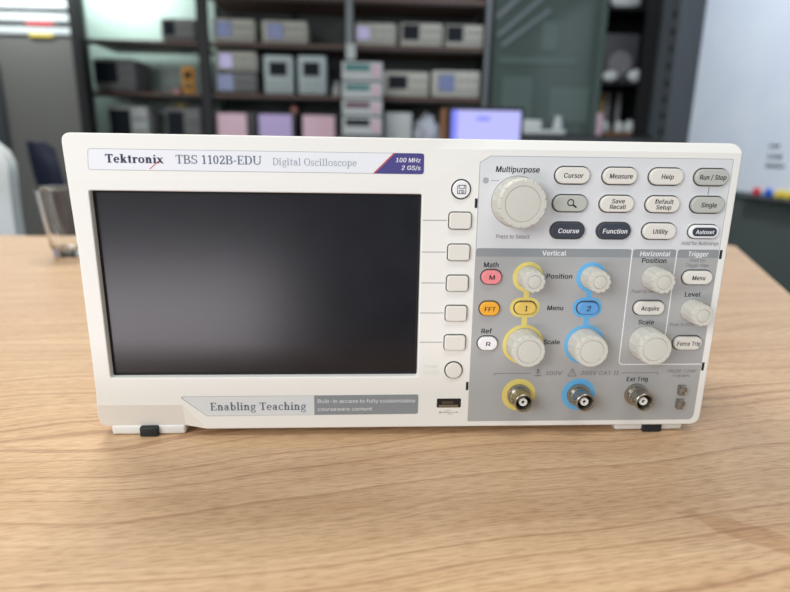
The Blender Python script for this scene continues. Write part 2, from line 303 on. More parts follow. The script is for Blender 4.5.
# sans letters as outlines: character | advance | closed outlines (200 units to the em)
GLYPHS = {}
for row in r""" |38|
%|135|35,57 31,57 27,58 24,59 21,62 19,64 17,67 16,70 15,74 15,78 15,82 15,86 16,90 17,93 19,96 21,98 24,101 27,102 31,103 35,103 39,103 43,102 46,101 49,98 51,96 53,93 54,90 55,86 55,82 55,78 55,74 54,70 53,67 51,64 49,62 46,59 43,58 39,57;35,65 38,66 41,67 42,69 44,72 44,74 45,78 45,82 44,86 44,88 43,91 41,93 38,94 35,95 32,94 30,93 28,91 26,88 26,86 25,82 25,78 26,74 26,72 28,69 29,67 32,66;100,-2 96,-2 92,-1 89,1 86,3 84,6 82,9 81,12 80,15 80,19 80,24 80,28 81,31 82,34 84,37 87,40 89,42 93,44 96,45 100,45 104,45 108,44 111,42 114,40 116,37 118,34 119,31 120,28 120,24 120,19 120,15 119,12 118,9 116,6 114,3 111,1 108,-1 104,-2;100,7 103,7 106,9 108,11 109,13 110,16 110,19 110,24 110,27 109,30 108,32 106,34 103,36 100,36 97,36 95,34 93,32 92,30 91,27 91,24 91,19 91,16 92,13 93,11 95,9 97,7;26,0 96,102 108,102 38,0
-|91|67,49 67,38 23,38 23,49
/|50|47,107 14,-15 3,-15 36,107
0|91|45,-1 38,-1 32,1 26,5 21,10 17,15 14,23 11,31 10,40 10,51 10,61 11,71 14,79 17,86 21,92 26,97 32,100 38,102 45,103 52,102 59,100 65,97 70,92 74,86 77,79 79,71 81,61 81,51 81,40 79,31 77,23 74,15 70,10 65,5 59,1 53,-1;45,10 50,10 54,12 58,15 61,18 64,23 66,29 68,35 68,43 69,51 68,59 68,66 66,73 64,79 61,83 58,87 54,90 50,91 45,92 41,91 36,90 33,87 29,83 27,79 25,73 23,66 22,59 22,51 22,43 23,35 25,29 27,23 29,18 33,15 36,12 41,10
1|91|15,0 15,11 78,11 78,0;55,102 55,0 42,0 42,90 17,72 17,85 40,102
2|91|13,0 13,9 47,46 50,50 54,53 56,56 59,60 61,62 62,65 63,68 64,71 64,74 64,78 63,81 62,84 60,86 57,88 55,90 52,91 48,92 45,92 41,92 38,91 34,89 32,88 30,85 28,83 26,80 26,76 25,72 13,72 14,78 15,84 17,88 20,93 24,96 29,99 34,101 39,103 45,103 51,103 56,101 61,99 66,96 69,93 72,89 74,85 76,80 76,74 76,71 75,67 74,64 73,60 70,56 67,52 63,47 59,42 53,36 31,12 31,11 78,11 78,0
3|91|44,-1 38,-1 32,0 27,2 22,4 18,8 14,11 11,16 10,21 9,26 22,26 22,23 24,20 25,17 27,15 30,13 33,12 36,11 40,10 44,10 48,10 52,11 55,12 58,14 61,16 63,19 65,22 66,25 66,29 66,33 65,36 63,39 61,42 58,45 55,47 51,48 46,49 40,50 31,50 31,60 58,90 14,90 14,102 74,102 74,92 42,56 42,58 49,58 56,57 62,55 67,52 71,49 74,44 77,40 78,35 79,29 78,23 77,18 74,13 71,9 67,5 62,2 56,0 50,-1
5|91|44,-1 38,-1 33,0 28,2 24,5 20,8 17,12 14,16 13,21 12,26 24,26 25,23 26,20 28,18 30,16 32,14 35,12 38,11 41,10 44,10 48,10 52,11 55,13 58,15 61,18 63,21 64,24 65,28 66,32 65,37 64,41 63,44 61,47 58,50 55,52 51,54 48,55 44,55 40,55 37,55 33,54 30,52 28,51 26,49 13,51 19,102 73,102 73,90 30,90 27,60 30,62 32,64 36,65 39,66 42,67 46,67 50,66 55,66 59,64 63,62 66,60 69,57 72,54 74,50 76,46 77,42 78,37 78,33 78,26 76,20 74,15 70,10 66,6 62,3 56,1 51,-1
@|135|71,-27 61,-27 52,-25 44,-23 37,-20 30,-15 24,-11 20,-5 15,2 12,9 10,17 9,26 8,36 9,45 10,54 12,62 16,69 20,76 25,82 30,87 37,91 44,94 52,96 61,98 70,98 79,98 87,96 94,94 101,90 107,86 112,81 117,76 121,70 123,64 125,57 127,50 127,43 127,38 127,33 126,28 125,24 124,19 123,15 121,11 119,8 116,6 112,4 108,3 103,2 101,2 98,3 95,3 93,4 90,6 88,7 86,9 85,11 85,14 84,14 83,11 80,8 78,6 74,4 70,3 65,3 60,3 55,5 50,7 46,10 43,15 41,19 39,25 38,30 38,36 38,42 39,48 41,53 44,57 47,61 51,64 56,67 61,68 66,69 70,68 74,68 77,66 80,65 82,63 83,61 84,61 84,67 95,67 95,22 95,19 96,17 97,15 99,13 101,12 104,12 107,12 109,13 111,15 113,18 114,21 115,25 116,30 116,36 116,43 116,49 115,55 113,60 111,65 108,70 105,75 100,79 95,82 90,85 84,87 77,88 69,88 62,88 55,87 48,85 43,82 37,79 33,74 29,69 26,64 23,58 21,51 20,44 20,36 20,28 21,20 23,13 26,7 29,2 33,-3 38,-7 43,-11 49,-14 56,-16 63,-17 71,-17 75,-17 79,-17 82,-16 86,-15 89,-15 92,-14 98,-12 101,-21 99,-22 96,-23 93,-24 89,-25 86,-26 82,-26 78,-27 75,-27;66,13 70,13 74,14 76,16 79,18 81,20 82,24 83,28 84,32 84,37 84,42 83,46 82,50 81,53 79,55 76,56 73,57 70,58 66,58 63,58 59,57 57,55 54,53 52,51 50,48 49,44 49,41 48,37 49,33 49,29 50,25 52,22 53,19 56,16 59,14 62,13
A|96|3,0 40,102 55,102 93,0 79,0 57,60 56,65 54,69 53,74 51,80 49,88 46,96 49,96 47,87 44,80 43,74 41,69 39,64 38,60 17,0;22,28 22,40 74,40 74,28
B|91|12,0 12,102 48,102 55,101 61,100 66,98 70,95 73,92 76,88 78,84 79,80 80,75 79,71 79,67 77,64 76,61 74,59 71,57 69,56 66,54 63,53 63,52 66,52 69,51 73,49 76,47 78,44 80,41 82,37 83,32 84,27 83,22 82,18 80,13 77,10 74,6 69,4 63,2 57,0 49,0;25,11 49,11 56,12 62,13 66,16 69,19 71,23 71,27 71,31 70,34 68,37 67,39 64,42 61,44 58,45 54,46 50,46 25,46;25,57 48,57 51,57 55,58 58,59 60,61 63,63 65,65 66,68 67,71 67,74 67,79 65,82 63,86 59,88 54,90 48,90 25,90
C|102|53,-1 45,-1 37,1 30,5 24,10 18,16 14,23 11,31 9,41 8,51 9,61 11,70 14,79 18,86 24,92 30,97 37,100 45,102 53,103 59,103 63,102 68,101 72,99 77,97 80,94 84,91 87,88 90,84 92,79 93,75 95,70 82,70 81,73 79,76 78,79 76,81 74,84 71,86 69,87 66,89 63,90 60,91 57,91 53,91 47,91 42,89 37,86 32,83 28,78 25,73 23,66 21,59 21,51 21,43 23,35 25,29 28,23 32,19 37,15 42,13 47,11 53,11 57,11 60,11 63,12 66,13 69,14 71,16 74,18 76,20 78,23 79,26 81,29 82,32 95,32 93,27 92,22 90,18 87,14 84,11 80,8 77,5 73,3 68,1 63,0 59,-1
D|100|44,0 19,0 19,11 43,11 51,12 58,14 64,16 69,20 73,24 76,30 78,36 79,43 80,51 79,59 78,66 76,72 73,78 69,82 64,86 58,88 52,90 44,90 19,90 19,102 45,102 55,101 63,99 71,96 77,91 82,85 87,78 90,70 92,61 92,51 92,41 90,32 87,24 82,17 77,11 70,6 62,3 54,1;25,102 25,0 12,0 12,102
E|84|12,0 12,102 74,102 74,90 25,90 25,57 71,57 71,46 25,46 25,11 75,11 75,0
F|82|12,0 12,102 74,102 74,90 25,90 25,56 69,56 69,44 25,44 25,0
G|104|54,-1 45,-1 37,1 30,5 24,10 18,16 14,23 11,31 9,41 8,51 9,61 11,70 14,79 18,86 23,92 30,97 37,100 45,102 53,103 58,103 63,102 68,101 73,99 77,97 81,94 84,91 87,87 90,83 92,79 94,75 95,70 82,70 80,73 79,76 77,79 76,81 74,83 71,85 69,87 66,89 63,90 60,91 57,91 53,91 47,91 42,89 37,86 32,83 28,78 25,73 23,66 21,59 21,51 21,43 23,35 25,29 28,23 32,19 37,15 42,13 48,11 54,11 59,11 64,12 69,14 73,17 76,20 79,25 81,29 83,35 83,40 87,40 57,40 57,51 96,51 96,40 95,32 93,25 90,18 86,12 81,8 75,4 69,1 62,-1
H|103|12,0 12,102 25,102 25,58 78,58 78,102 91,102 91,0 78,0 78,46 25,46 25,0
I|60|6,0 6,11 24,11 24,90 6,90 6,102 54,102 54,90 37,90 37,11 54,11 54,0
L|79|12,0 12,102 25,102 25,11 72,11 72,0
M|126|12,0 12,102 30,102 55,37 57,32 60,25 62,17 64,10 61,10 64,17 66,24 68,32 70,37 95,102 114,102 114,0 101,0 101,58 101,65 101,74 101,83 101,91 103,91 102,88 101,85 100,82 96,73 93,64 91,58 68,0 57,0 34,58 32,64 29,72 26,82 22,91 24,91 24,83 24,74 24,66 24,58 24,0
O|107|53,-1 45,-1 37,1 30,5 24,10 18,16 14,23 11,31 9,41 8,51 9,61 11,70 14,79 18,86 24,92 30,97 37,100 45,102 53,103 62,102 70,100 77,97 83,92 88,86 93,79 96,70 98,61 99,51 98,41 96,31 93,23 88,16 83,10 77,5 70,1 62,-1;53,11 59,11 65,13 70,15 74,19 78,23 82,29 84,35 86,43 86,51 86,59 84,66 82,73 78,78 74,83 70,87 65,89 59,91 53,91 47,91 42,89 37,87 32,83 28,78 25,73 23,66 21,59 21,51 21,43 23,35 25,29 28,23 32,19 37,15 42,13 47,11
P|89|12,0 12,102 47,102 54,101 61,100 66,97 71,94 75,90 78,86 80,81 81,75 82,70 81,64 80,58 78,53 75,49 71,45 66,41 61,39 54,38 47,37 25,37 25,0;25,48 47,48 51,49 56,50 59,51 62,53 65,56 67,59 68,62 69,66 69,70 69,73 68,77 67,80 65,83 62,86 59,88 56,89 51,90 46,90 25,90
R|90|12,0 12,102 47,102 55,101 61,100 67,98 71,95 75,91 78,87 80,82 81,76 82,70 81,65 80,59 78,54 75,50 71,46 67,43 61,41 55,40 47,40 25,40 25,0;25,51 47,51 52,51 56,52 60,53 63,55 65,57 67,60 68,63 69,67 69,70 69,74 68,78 67,81 65,84 63,86 60,88 56,89 52,90 47,90 25,90;71,0 46,46 61,46 86,0
S|89|45,-2 38,-1 31,0 26,2 20,5 16,8 13,12 10,17 8,22 8,27 21,27 22,24 23,20 25,18 27,15 30,13 33,12 37,11 41,10 45,10 49,10 53,11 57,12 61,14 63,16 66,18 68,21 69,24 69,28 69,31 68,34 66,36 64,38 62,39 59,41 56,42 53,43 49,44 37,48 29,51 22,54 17,58 13,63 11,68 10,74 11,80 12,85 15,90 18,94 23,97 28,100 33,102 39,103 45,103 52,103 58,102 63,100 68,97 72,94 75,90 78,85 80,81 80,76 67,76 66,80 64,84 60,87 56,90 51,91 45,92 41,91 37,91 33,90 30,88 28,86 26,84 24,81 23,78 23,75 23,72 24,69 26,67 28,65 31,63 34,62 37,60 40,59 42,59 53,56 56,55 59,54 62,53 66,51 69,50 72,48 74,45 77,43 79,40 80,36 81,32 82,28 81,22 80,17 77,13 74,9 70,5 65,2 59,0 52,-1
T|90|6,90 6,102 83,102 83,90 51,90 51,0 39,0 39,90
U|103|52,-2 44,-1 37,0 31,3 25,7 21,11 17,16 14,22 13,28 12,35 12,102 25,102 25,36 25,31 26,27 28,23 31,19 34,16 37,14 42,12 46,11 52,10 57,11 62,12 66,14 70,16 73,19 75,23 77,27 78,31 79,36 79,102 91,102 91,35 91,28 89,22 87,16 83,11 78,7 73,3 66,0 59,-1
V|96|41,0 3,102 17,102 38,41 40,37 41,33 43,27 45,21 47,14 50,6 47,6 49,14 51,21 53,28 55,33 57,37 58,41 79,102 93,102 56,0
a|78|32,-2 27,-1 23,-1 19,1 15,3 12,6 10,9 8,13 6,17 6,22 6,26 7,29 9,32 11,35 13,37 16,39 18,40 22,41 25,42 29,43 32,43 36,44 47,45 49,46 51,46 53,47 54,48 55,49 55,51 55,54 54,57 53,59 52,61 50,63 48,64 45,65 42,66 39,66 36,66 33,65 30,64 27,63 25,62 24,60 22,58 21,57 20,55 8,58 10,63 13,66 16,69 19,72 23,74 27,75 31,76 35,77 39,77 42,77 45,76 48,76 51,75 54,74 57,72 60,70 62,67 64,64 66,60 67,56 67,50 67,0 55,0 55,10 54,10 53,9 52,7 50,5 48,3 46,2 43,0 40,-1 36,-1;34,9 38,9 42,10 46,12 48,14 51,16 53,19 54,22 55,24 55,28 55,38 54,37 53,37 52,36 50,36 48,36 46,35 40,34 35,34 32,33 29,33 27,32 24,31 22,29 21,28 19,26 19,24 18,21 19,19 19,16 20,14 22,13 24,11 26,10 28,10 31,9
b|85|46,-2 42,-1 38,-1 34,1 32,2 29,4 28,6 26,8 25,10 24,12 22,12 22,0 11,0 11,102 23,102 23,64 24,64 25,65 26,67 27,69 29,71 32,73 34,75 38,76 41,77 46,77 52,76 57,75 63,72 67,68 71,64 74,59 76,52 78,45 78,38 78,30 76,23 74,17 71,11 67,7 63,3 58,1 52,-1;44,9 48,10 52,11 56,13 59,16 61,19 63,23 65,28 65,33 66,38 65,43 65,48 63,52 61,56 59,60 56,62 52,64 49,66 44,66 40,66 36,64 32,62 29,60 27,56 25,53 24,48 23,43 23,38 23,32 24,28 25,23 27,19 29,16 32,13 36,11 40,10
c|79|41,-2 35,-1 29,1 23,3 19,7 14,12 11,17 9,23 7,30 7,37 7,45 9,52 11,58 14,64 19,68 23,72 29,75 35,76 41,77 45,77 49,76 52,75 55,74 58,73 61,71 64,69 66,67 68,64 70,62 71,59 72,55 61,52 60,54 59,56 58,58 57,59 56,61 54,62 52,63 50,64 48,65 46,66 44,66 41,66 37,66 33,64 29,62 26,59 24,56 22,52 20,47 20,42 19,37 20,33 20,28 22,23 24,19 26,16 29,13 33,11 37,10 41,9 44,9 46,10 49,10 51,11 52,12 54,13 56,15 57,16 58,18 59,20 60,21 61,23 73,20 71,17 70,14 68,11 66,9 64,6 61,4 58,2 55,1 52,0 49,-1 45,-1
d|85|39,-2 33,-1 27,1 22,3 18,7 14,11 11,17 9,23 7,30 7,38 7,45 9,52 11,59 14,64 18,68 22,72 27,75 33,76 39,77 44,77 47,76 51,75 53,73 56,71 57,69 59,67 60,65 61,64 62,64 62,102 74,102 74,0 63,0 63,12 61,12 60,10 59,8 57,6 55,4 53,2 50,1 47,-1 43,-1;41,9 45,10 49,11 53,13 56,16 58,19 60,23 61,28 62,32 62,38 62,43 61,48 60,53 58,56 56,60 53,62 49,64 45,66 41,66 36,66 32,64 29,62 26,60 24,56 22,52 20,48 20,43 19,38 20,33 20,28 22,23 24,19 26,16 29,13 32,11 36,10
e|81|42,-2 35,-1 29,1 23,3 18,7 14,12 11,17 9,23 7,30 7,37 7,45 9,52 11,58 14,63 18,68 23,72 28,75 34,76 41,77 45,77 49,76 53,75 57,73 61,71 64,68 67,65 69,61 71,56 73,51 74,45 74,39 74,34 15,34 15,44 68,44 62,40 62,45 61,50 60,54 58,57 55,60 53,63 49,65 45,66 41,66 37,66 33,65 29,63 26,60 24,57 22,54 20,50 19,46 19,42 19,36 20,30 20,25 22,21 24,18 27,15 30,12 34,11 38,10 42,9 45,9 48,10 51,11 53,12 55,13 57,15 59,16 60,19 61,21 73,18 72,14 70,11 67,8 64,5 60,3 57,1 52,-1 47,-1
f|51|46,76 46,65 1,65 1,76;16,0 16,86 16,90 17,94 19,97 21,100 24,102 27,104 30,105 34,106 37,106 40,106 42,106 44,105 46,105 48,105 49,104 45,94 43,94 42,95 40,95 39,95 36,94 33,94 31,92 29,90 29,87 28,84 28,0
g|85|41,-30 36,-30 31,-29 27,-28 23,-26 19,-24 16,-22 14,-19 12,-17 10,-14 20,-8 21,-10 23,-11 24,-13 26,-15 28,-16 31,-18 34,-19 37,-19 41,-19 47,-19 52,-17 56,-15 60,-12 62,-7 62,-1 62,14 61,14 60,12 59,10 57,8 55,6 53,5 50,3 47,2 43,1 39,1 33,1 28,3 23,5 18,9 14,13 11,18 9,24 7,31 7,38 7,46 9,53 11,59 14,64 18,68 22,72 28,75 33,76 39,77 44,77 47,76 51,75 53,73 56,71 58,69 59,67 60,65 62,64 63,64 63,76 74,76 74,-2 74,-8 73,-13 70,-18 67,-22 63,-25 58,-27 53,-29 47,-30;41,12 45,12 49,13 53,15 56,17 58,21 60,24 61,28 62,33 62,39 62,44 61,48 60,53 58,57 56,60 53,62 49,64 45,66 41,66 36,66 33,64 29,62 26,60 24,56 22,52 20,48 20,44 19,39 20,33 20,29 22,25 24,21 26,18 29,15 33,13 37,12
h|82|23,45 23,0 11,0 11,102 23,102 23,57 20,57 23,64 26,69 30,72 35,75 40,76 45,77 50,77 55,75 59,74 63,71 66,68 68,64 70,60 71,54 71,48 71,0 59,0 59,47 59,53 57,57 55,61 51,64 47,65 42,66 38,66 35,65 32,63 29,62 27,59 25,57 24,53 23,50
i|33|11,0 11,76 23,76 23,0;17,89 15,89 13,90 11,91 9,93 9,94 8,97 9,99 9,101 11,102 13,104 15,104 17,105 19,104 21,104 23,102 24,101 25,99 25,97 25,94 24,93 23,91 21,90 19,89
k|76|22,27 22,42 24,42 57,76 72,76 37,40 35,40;11,0 11,102 23,102 23,0;59,0 30,37 38,46 74,0
l|38|28,0 22,0 18,2 15,4 12,7 11,12 11,17 11,102 23,102 23,20 23,17 23,14 24,12 25,11 27,11 29,10 32,11 34,11 36,1 32,0 31,0 29,0
m|122|11,0 11,76 22,76 22,59 23,63 24,66 26,69 29,72 32,74 34,75 37,76 41,77 44,77 49,77 54,75 57,72 61,68 63,64 64,59 62,59 64,62 65,66 67,69 70,71 73,73 76,75 80,76 83,77 87,77 92,77 96,76 99,74 103,72 106,69 108,66 110,61 111,57 111,51 111,0 99,0 99,51 99,56 97,60 95,63 91,65 88,66 84,66 80,66 77,65 75,64 73,62 71,60 69,58 68,55 67,53 67,49 67,0 55,0 55,52 54,56 53,59 51,62 48,64 44,66 40,66 37,66 34,65 32,64 29,62 27,60 25,58 24,55 23,51 23,48 23,0
n|82|23,45 23,0 11,0 11,76 22,76 22,57 20,57 23,64 26,69 30,72 35,75 40,76 45,77 50,77 55,75 59,74 63,71 66,68 68,64 70,60 71,54 71,48 71,0 59,0 59,47 59,53 57,57 55,61 51,64 47,65 42,66 38,66 35,65 32,63 29,62 27,59 25,57 24,53 23,50
o|83|41,-2 35,-1 29,1 23,3 19,7 14,12 11,17 9,23 7,30 7,37 7,45 9,52 11,58 14,64 19,68 23,72 29,75 35,76 41,77 48,76 54,75 60,72 65,68 69,64 72,58 74,52 76,45 76,37 76,30 74,23 72,17 69,12 65,7 60,3 54,1 48,-1;41,9 46,10 50,11 54,13 57,16 60,19 61,23 63,28 64,33 64,37 64,42 63,47 61,52 60,56 57,59 54,62 50,64 46,66 41,66 37,66 33,64 29,62 26,59 24,56 22,52 20,47 20,42 19,37 20,33 20,28 22,23 24,19 26,16 29,13 33,11 37,10
p|85|11,-29 11,76 22,76 22,64 24,64 25,65 26,67 27,69 29,71 32,73 34,75 38,76 41,77 46,77 52,76 57,75 63,72 67,68 71,64 74,59 76,52 78,45 78,38 78,30 76,23 74,17 71,11 67,7 63,3 58,1 52,-1 46,-2 42,-1 38,-1 35,1 32,2 29,4 28,6 26,8 25,10 24,12 23,12 23,-29;44,9 48,10 52,11 56,13 59,16 61,19 63,23 65,28 65,33 66,38 65,43 65,48 63,52 61,56 59,60 56,62 52,64 49,66 44,66 40,66 36,64 32,62 29,60 27,56 25,53 24,48 23,43 23,38 23,32 24,28 25,23 27,19 29,16 32,13 36,11 40,10
q|85|74,-29 62,-29 62,12 61,12 60,10 59,8 57,6 55,4 53,2 50,1 47,-1 43,-1 39,-2 33,-1 27,1 22,3 18,7 14,11 11,17 9,23 7,30 7,38 7,45 9,52 11,59 14,64 18,68 22,72 27,75 33,76 39,77 44,77 47,76 51,75 53,73 56,71 57,69 59,67 60,65 61,64 63,64 63,76 74,76;41,9 45,10 49,11 53,13 56,16 58,19 60,23 61,28 62,32 62,38 62,43 61,48 60,53 58,56 56,60 53,62 49,64 45,66 41,66 36,66 32,64 29,62 26,60 24,56 22,52 20,48 20,43 19,38 20,33 20,28 22,23 24,19 26,16 29,13 32,11 36,10
r|52|11,0 11,76 22,76 22,64 23,64 25,68 27,71 30,73 34,75 38,77 43,77 46,77 49,77 49,64 46,65 45,65 43,65 41,65 38,65 35,64 32,63 29,61 27,59 25,57 24,54 23,51 23,47 23,0
s|73|36,-2 31,-1 27,-1 22,1 19,2 15,5 12,8 10,11 8,15 7,19 19,21 20,17 22,14 25,12 28,10 32,9 36,9 41,9 45,11 49,12 52,15 53,18 54,21 53,23 52,25 51,27 49,29 46,30 42,31 30,34 24,36 18,38 14,42 12,45 10,50 9,55 10,59 11,63 13,66 16,69 19,72 23,74 27,76 32,77 37,77 42,77 47,76 51,74 54,73 57,70 60,68 62,65 64,62 65,58 54,55 52,58 51,61 49,63 46,65 42,66 37,67 33,66 29,65 26,63 24,61 22,58 22,55 22,53 23,51 25,49 27,47 30,46 34,45 46,42 52,40 57,37 61,34 64,31 66,26 66,21 66,17 65,13 62,9 60,6 56,4 52,1 47,0 42,-1
t|45|41,76 41,65 1,65 1,76;13,94 25,94 25,20 25,17 26,14 27,12 29,11 31,10 34,10 37,10 40,11 43,0 41,0 40,0 38,-1 37,-1 35,-1 34,-1 28,0 23,1 18,4 15,8 14,13 13,19
u|82|36,-1 32,-1 27,0 23,2 19,5 16,8 14,12 12,16 11,22 11,28 11,76 23,76 23,29 23,23 25,19 27,15 31,12 35,11 40,10 44,10 47,11 50,12 53,14 55,17 57,19 58,23 59,26 59,31 59,76 71,76 71,0 60,0 60,18 61,18 59,12 55,7 51,3 47,1 42,-1
v|78|33,0 3,76 17,76 33,31 35,26 36,22 37,17 39,13 40,8 41,4 37,4 38,8 39,13 41,17 42,22 43,26 45,31 61,76 74,76 45,0
w|113|28,0 5,76 17,76 27,43 28,38 29,33 31,27 32,21 34,15 35,8 33,8 34,15 36,21 37,27 38,33 40,38 41,43 50,76 63,76 72,43 74,38 75,33 76,27 78,21 79,15 80,8 78,8 80,15 81,21 83,27 84,33 85,38 87,43 96,76 109,76 86,0 74,0 64,34 61,45 60,49 59,52 58,56 55,68 58,68 55,56 53,45 52,41 51,38 50,34 40,0
x|76|4,0 34,44 34,34 6,76 20,76 29,61 32,57 34,54 36,51 38,47 40,44 41,41 35,41 37,44 39,47 40,51 42,54 44,57 47,61 56,76 70,76 42,34 42,43 72,0 57,0 46,17 44,21 42,24 40,27 38,30 36,33 35,36 41,36 39,33 37,30 36,27 34,24 32,21 30,17 18,0
y|78|9,-28 12,-17 14,-17 17,-18 19,-18 21,-18 23,-17 24,-16 26,-15 28,-13 29,-10 30,-7 33,0 3,76 17,76 33,31 35,26 36,22 37,17 39,13 40,8 41,4 37,4 38,8 39,13 40,17 42,22 43,26 45,31 61,76 74,76 41,-12 39,-15 37,-19 35,-21 33,-24 31,-26 28,-27 25,-28 22,-29 18,-29 16,-29 15,-29 13,-29 11,-28 10,-28
z|76|8,0 8,9 51,64 51,65 10,65 10,76 67,76 67,66 25,12 25,11 68,11 68,0
~|91|10,30 11,35 12,40 13,44 15,47 18,49 21,51 24,52 27,53 30,53 34,53 37,52 39,51 42,49 46,47 49,44 51,42 53,41 55,40 56,39 58,39 60,38 62,39 65,40 66,41 68,44 69,47 69,51 80,51 80,45 79,41 77,37 75,34 73,31 70,30 67,28 64,28 60,27 57,28 54,28 51,30 48,31 45,34 41,36 39,38 37,40 35,41 34,42 32,42 31,42 28,42 26,41 24,39 23,37 22,34 22,30""".split('\n'):
    if row.startswith('||'): ch, rest = '|', row[2:]
    else: ch, rest = row[0], row[2:]
    adv, body = rest.split('|')
    GLYPHS[ch] = (int(adv), [[tuple(int(k) for k in p.split(',')) for p in lp.split(' ')] for lp in body.split(';')] if body else [])
def text_polys(txt, bold=0.0, shear=0.0, spacing=1.0):
    cu = bpy.data.curves.new('t', 'CURVE'); cu.dimensions = '2D'; cu.fill_mode = 'BOTH'; cu.offset = bold
    pen = 0
    for ch in txt:
        adv, loops = GLYPHS[ch]
        for lp in loops:
            sp = cu.splines.new('POLY'); sp.points.add(len(lp)-1); sp.use_cyclic_u = True
            for i, (x, z) in enumerate(lp): sp.points[i].co = ((x+pen+shear*z)/200, z/200, 0, 1)
        pen += adv*spacing+bold*200*1.2
    cu.offset = 0.0
    o = bpy.data.objects.new('t', cu); COL.objects.link(o)
    me = bpy.data.meshes.new_from_object(o.evaluated_get(bpy.context.evaluated_depsgraph_get()))
    bpy.data.objects.remove(o); bpy.data.curves.remove(cu)
    vs = [(v.co.x, v.co.y) for v in me.vertices]; fs = [tuple(p.vertices) for p in me.polygons]
    bpy.data.meshes.remove(me)
    return vs, fs

def add_text(bm, txt, cx, cz, width, y, cap=None, align='C', bold=0.0, shear=0.0, spacing=1.0):
    """cz: middle of the capitals; width and cap height in mm"""
    vs, fs = text_polys(txt, bold*.62, shear*.5, spacing)
    x0 = min(v[0] for v in vs); x1 = max(v[0] for v in vs); sx = width/(x1-x0)
    CAPH = 0.51
    sz = (cap/CAPH) if cap else sx
    ox = {'C': cx-width/2, 'L': cx, 'R': cx-width}[align]
    dd = bold*.62*sz          # bold letters: the stems are struck three times, a hair apart
    for k, (dx, dz) in enumerate(((-dd, 0), (0, 0), (dd, 0)) if bold > .005 else ((0, 0),)):
        vv = [bm.verts.new(((ox+dx+(v[0]-x0)*sx)*.001, (y-.004*k)*.001, (cz+dz+(v[1]-CAPH/2)*sz)*.001)) for v in vs]
        for f in fs:
            try: bm.faces.new([vv[i] for i in f])
            except ValueError: pass

def add_poly(bm, pts, y):
    vs = [bm.verts.new((x*.001, y*.001, z*.001)) for x, z in pts]
    bm.faces.new(vs)
def add_rect(bm, x0, x1, z0, z1, y): add_poly(bm, [(x0, z0), (x1, z0), (x1, z1), (x0, z1)], y)
def add_stroke(bm, pts, wd, y):
    for (ax, az), (bx, bz) in zip(pts, pts[1:]):
        d = Vector((bx-ax, bz-az)); d.normalize(); nx, nz = -d.y*wd/2, d.x*wd/2
        add_poly(bm, [(ax-nx, az-nz), (bx-nx, bz-nz), (bx+nx, bz+nz), (ax+nx, az+nz)], y)
def add_ring(bm, cx, cz, r, wd, y, a0=0, a1=360, n=32, rz=None, tz=None):
    rz = rz or r; tz = tz if tz is not None else wd
    P = []
    for i in range(n+1):
        a = math.radians(a0+(a1-a0)*i/n)
        P.append(((cx+r*math.cos(a), cz+rz*math.sin(a)), (cx+(r-wd)*math.cos(a), cz+(rz-tz)*math.sin(a))))
    for p, q in zip(P, P[1:]): add_poly(bm, [p[0], q[0], q[1], p[1]], y)

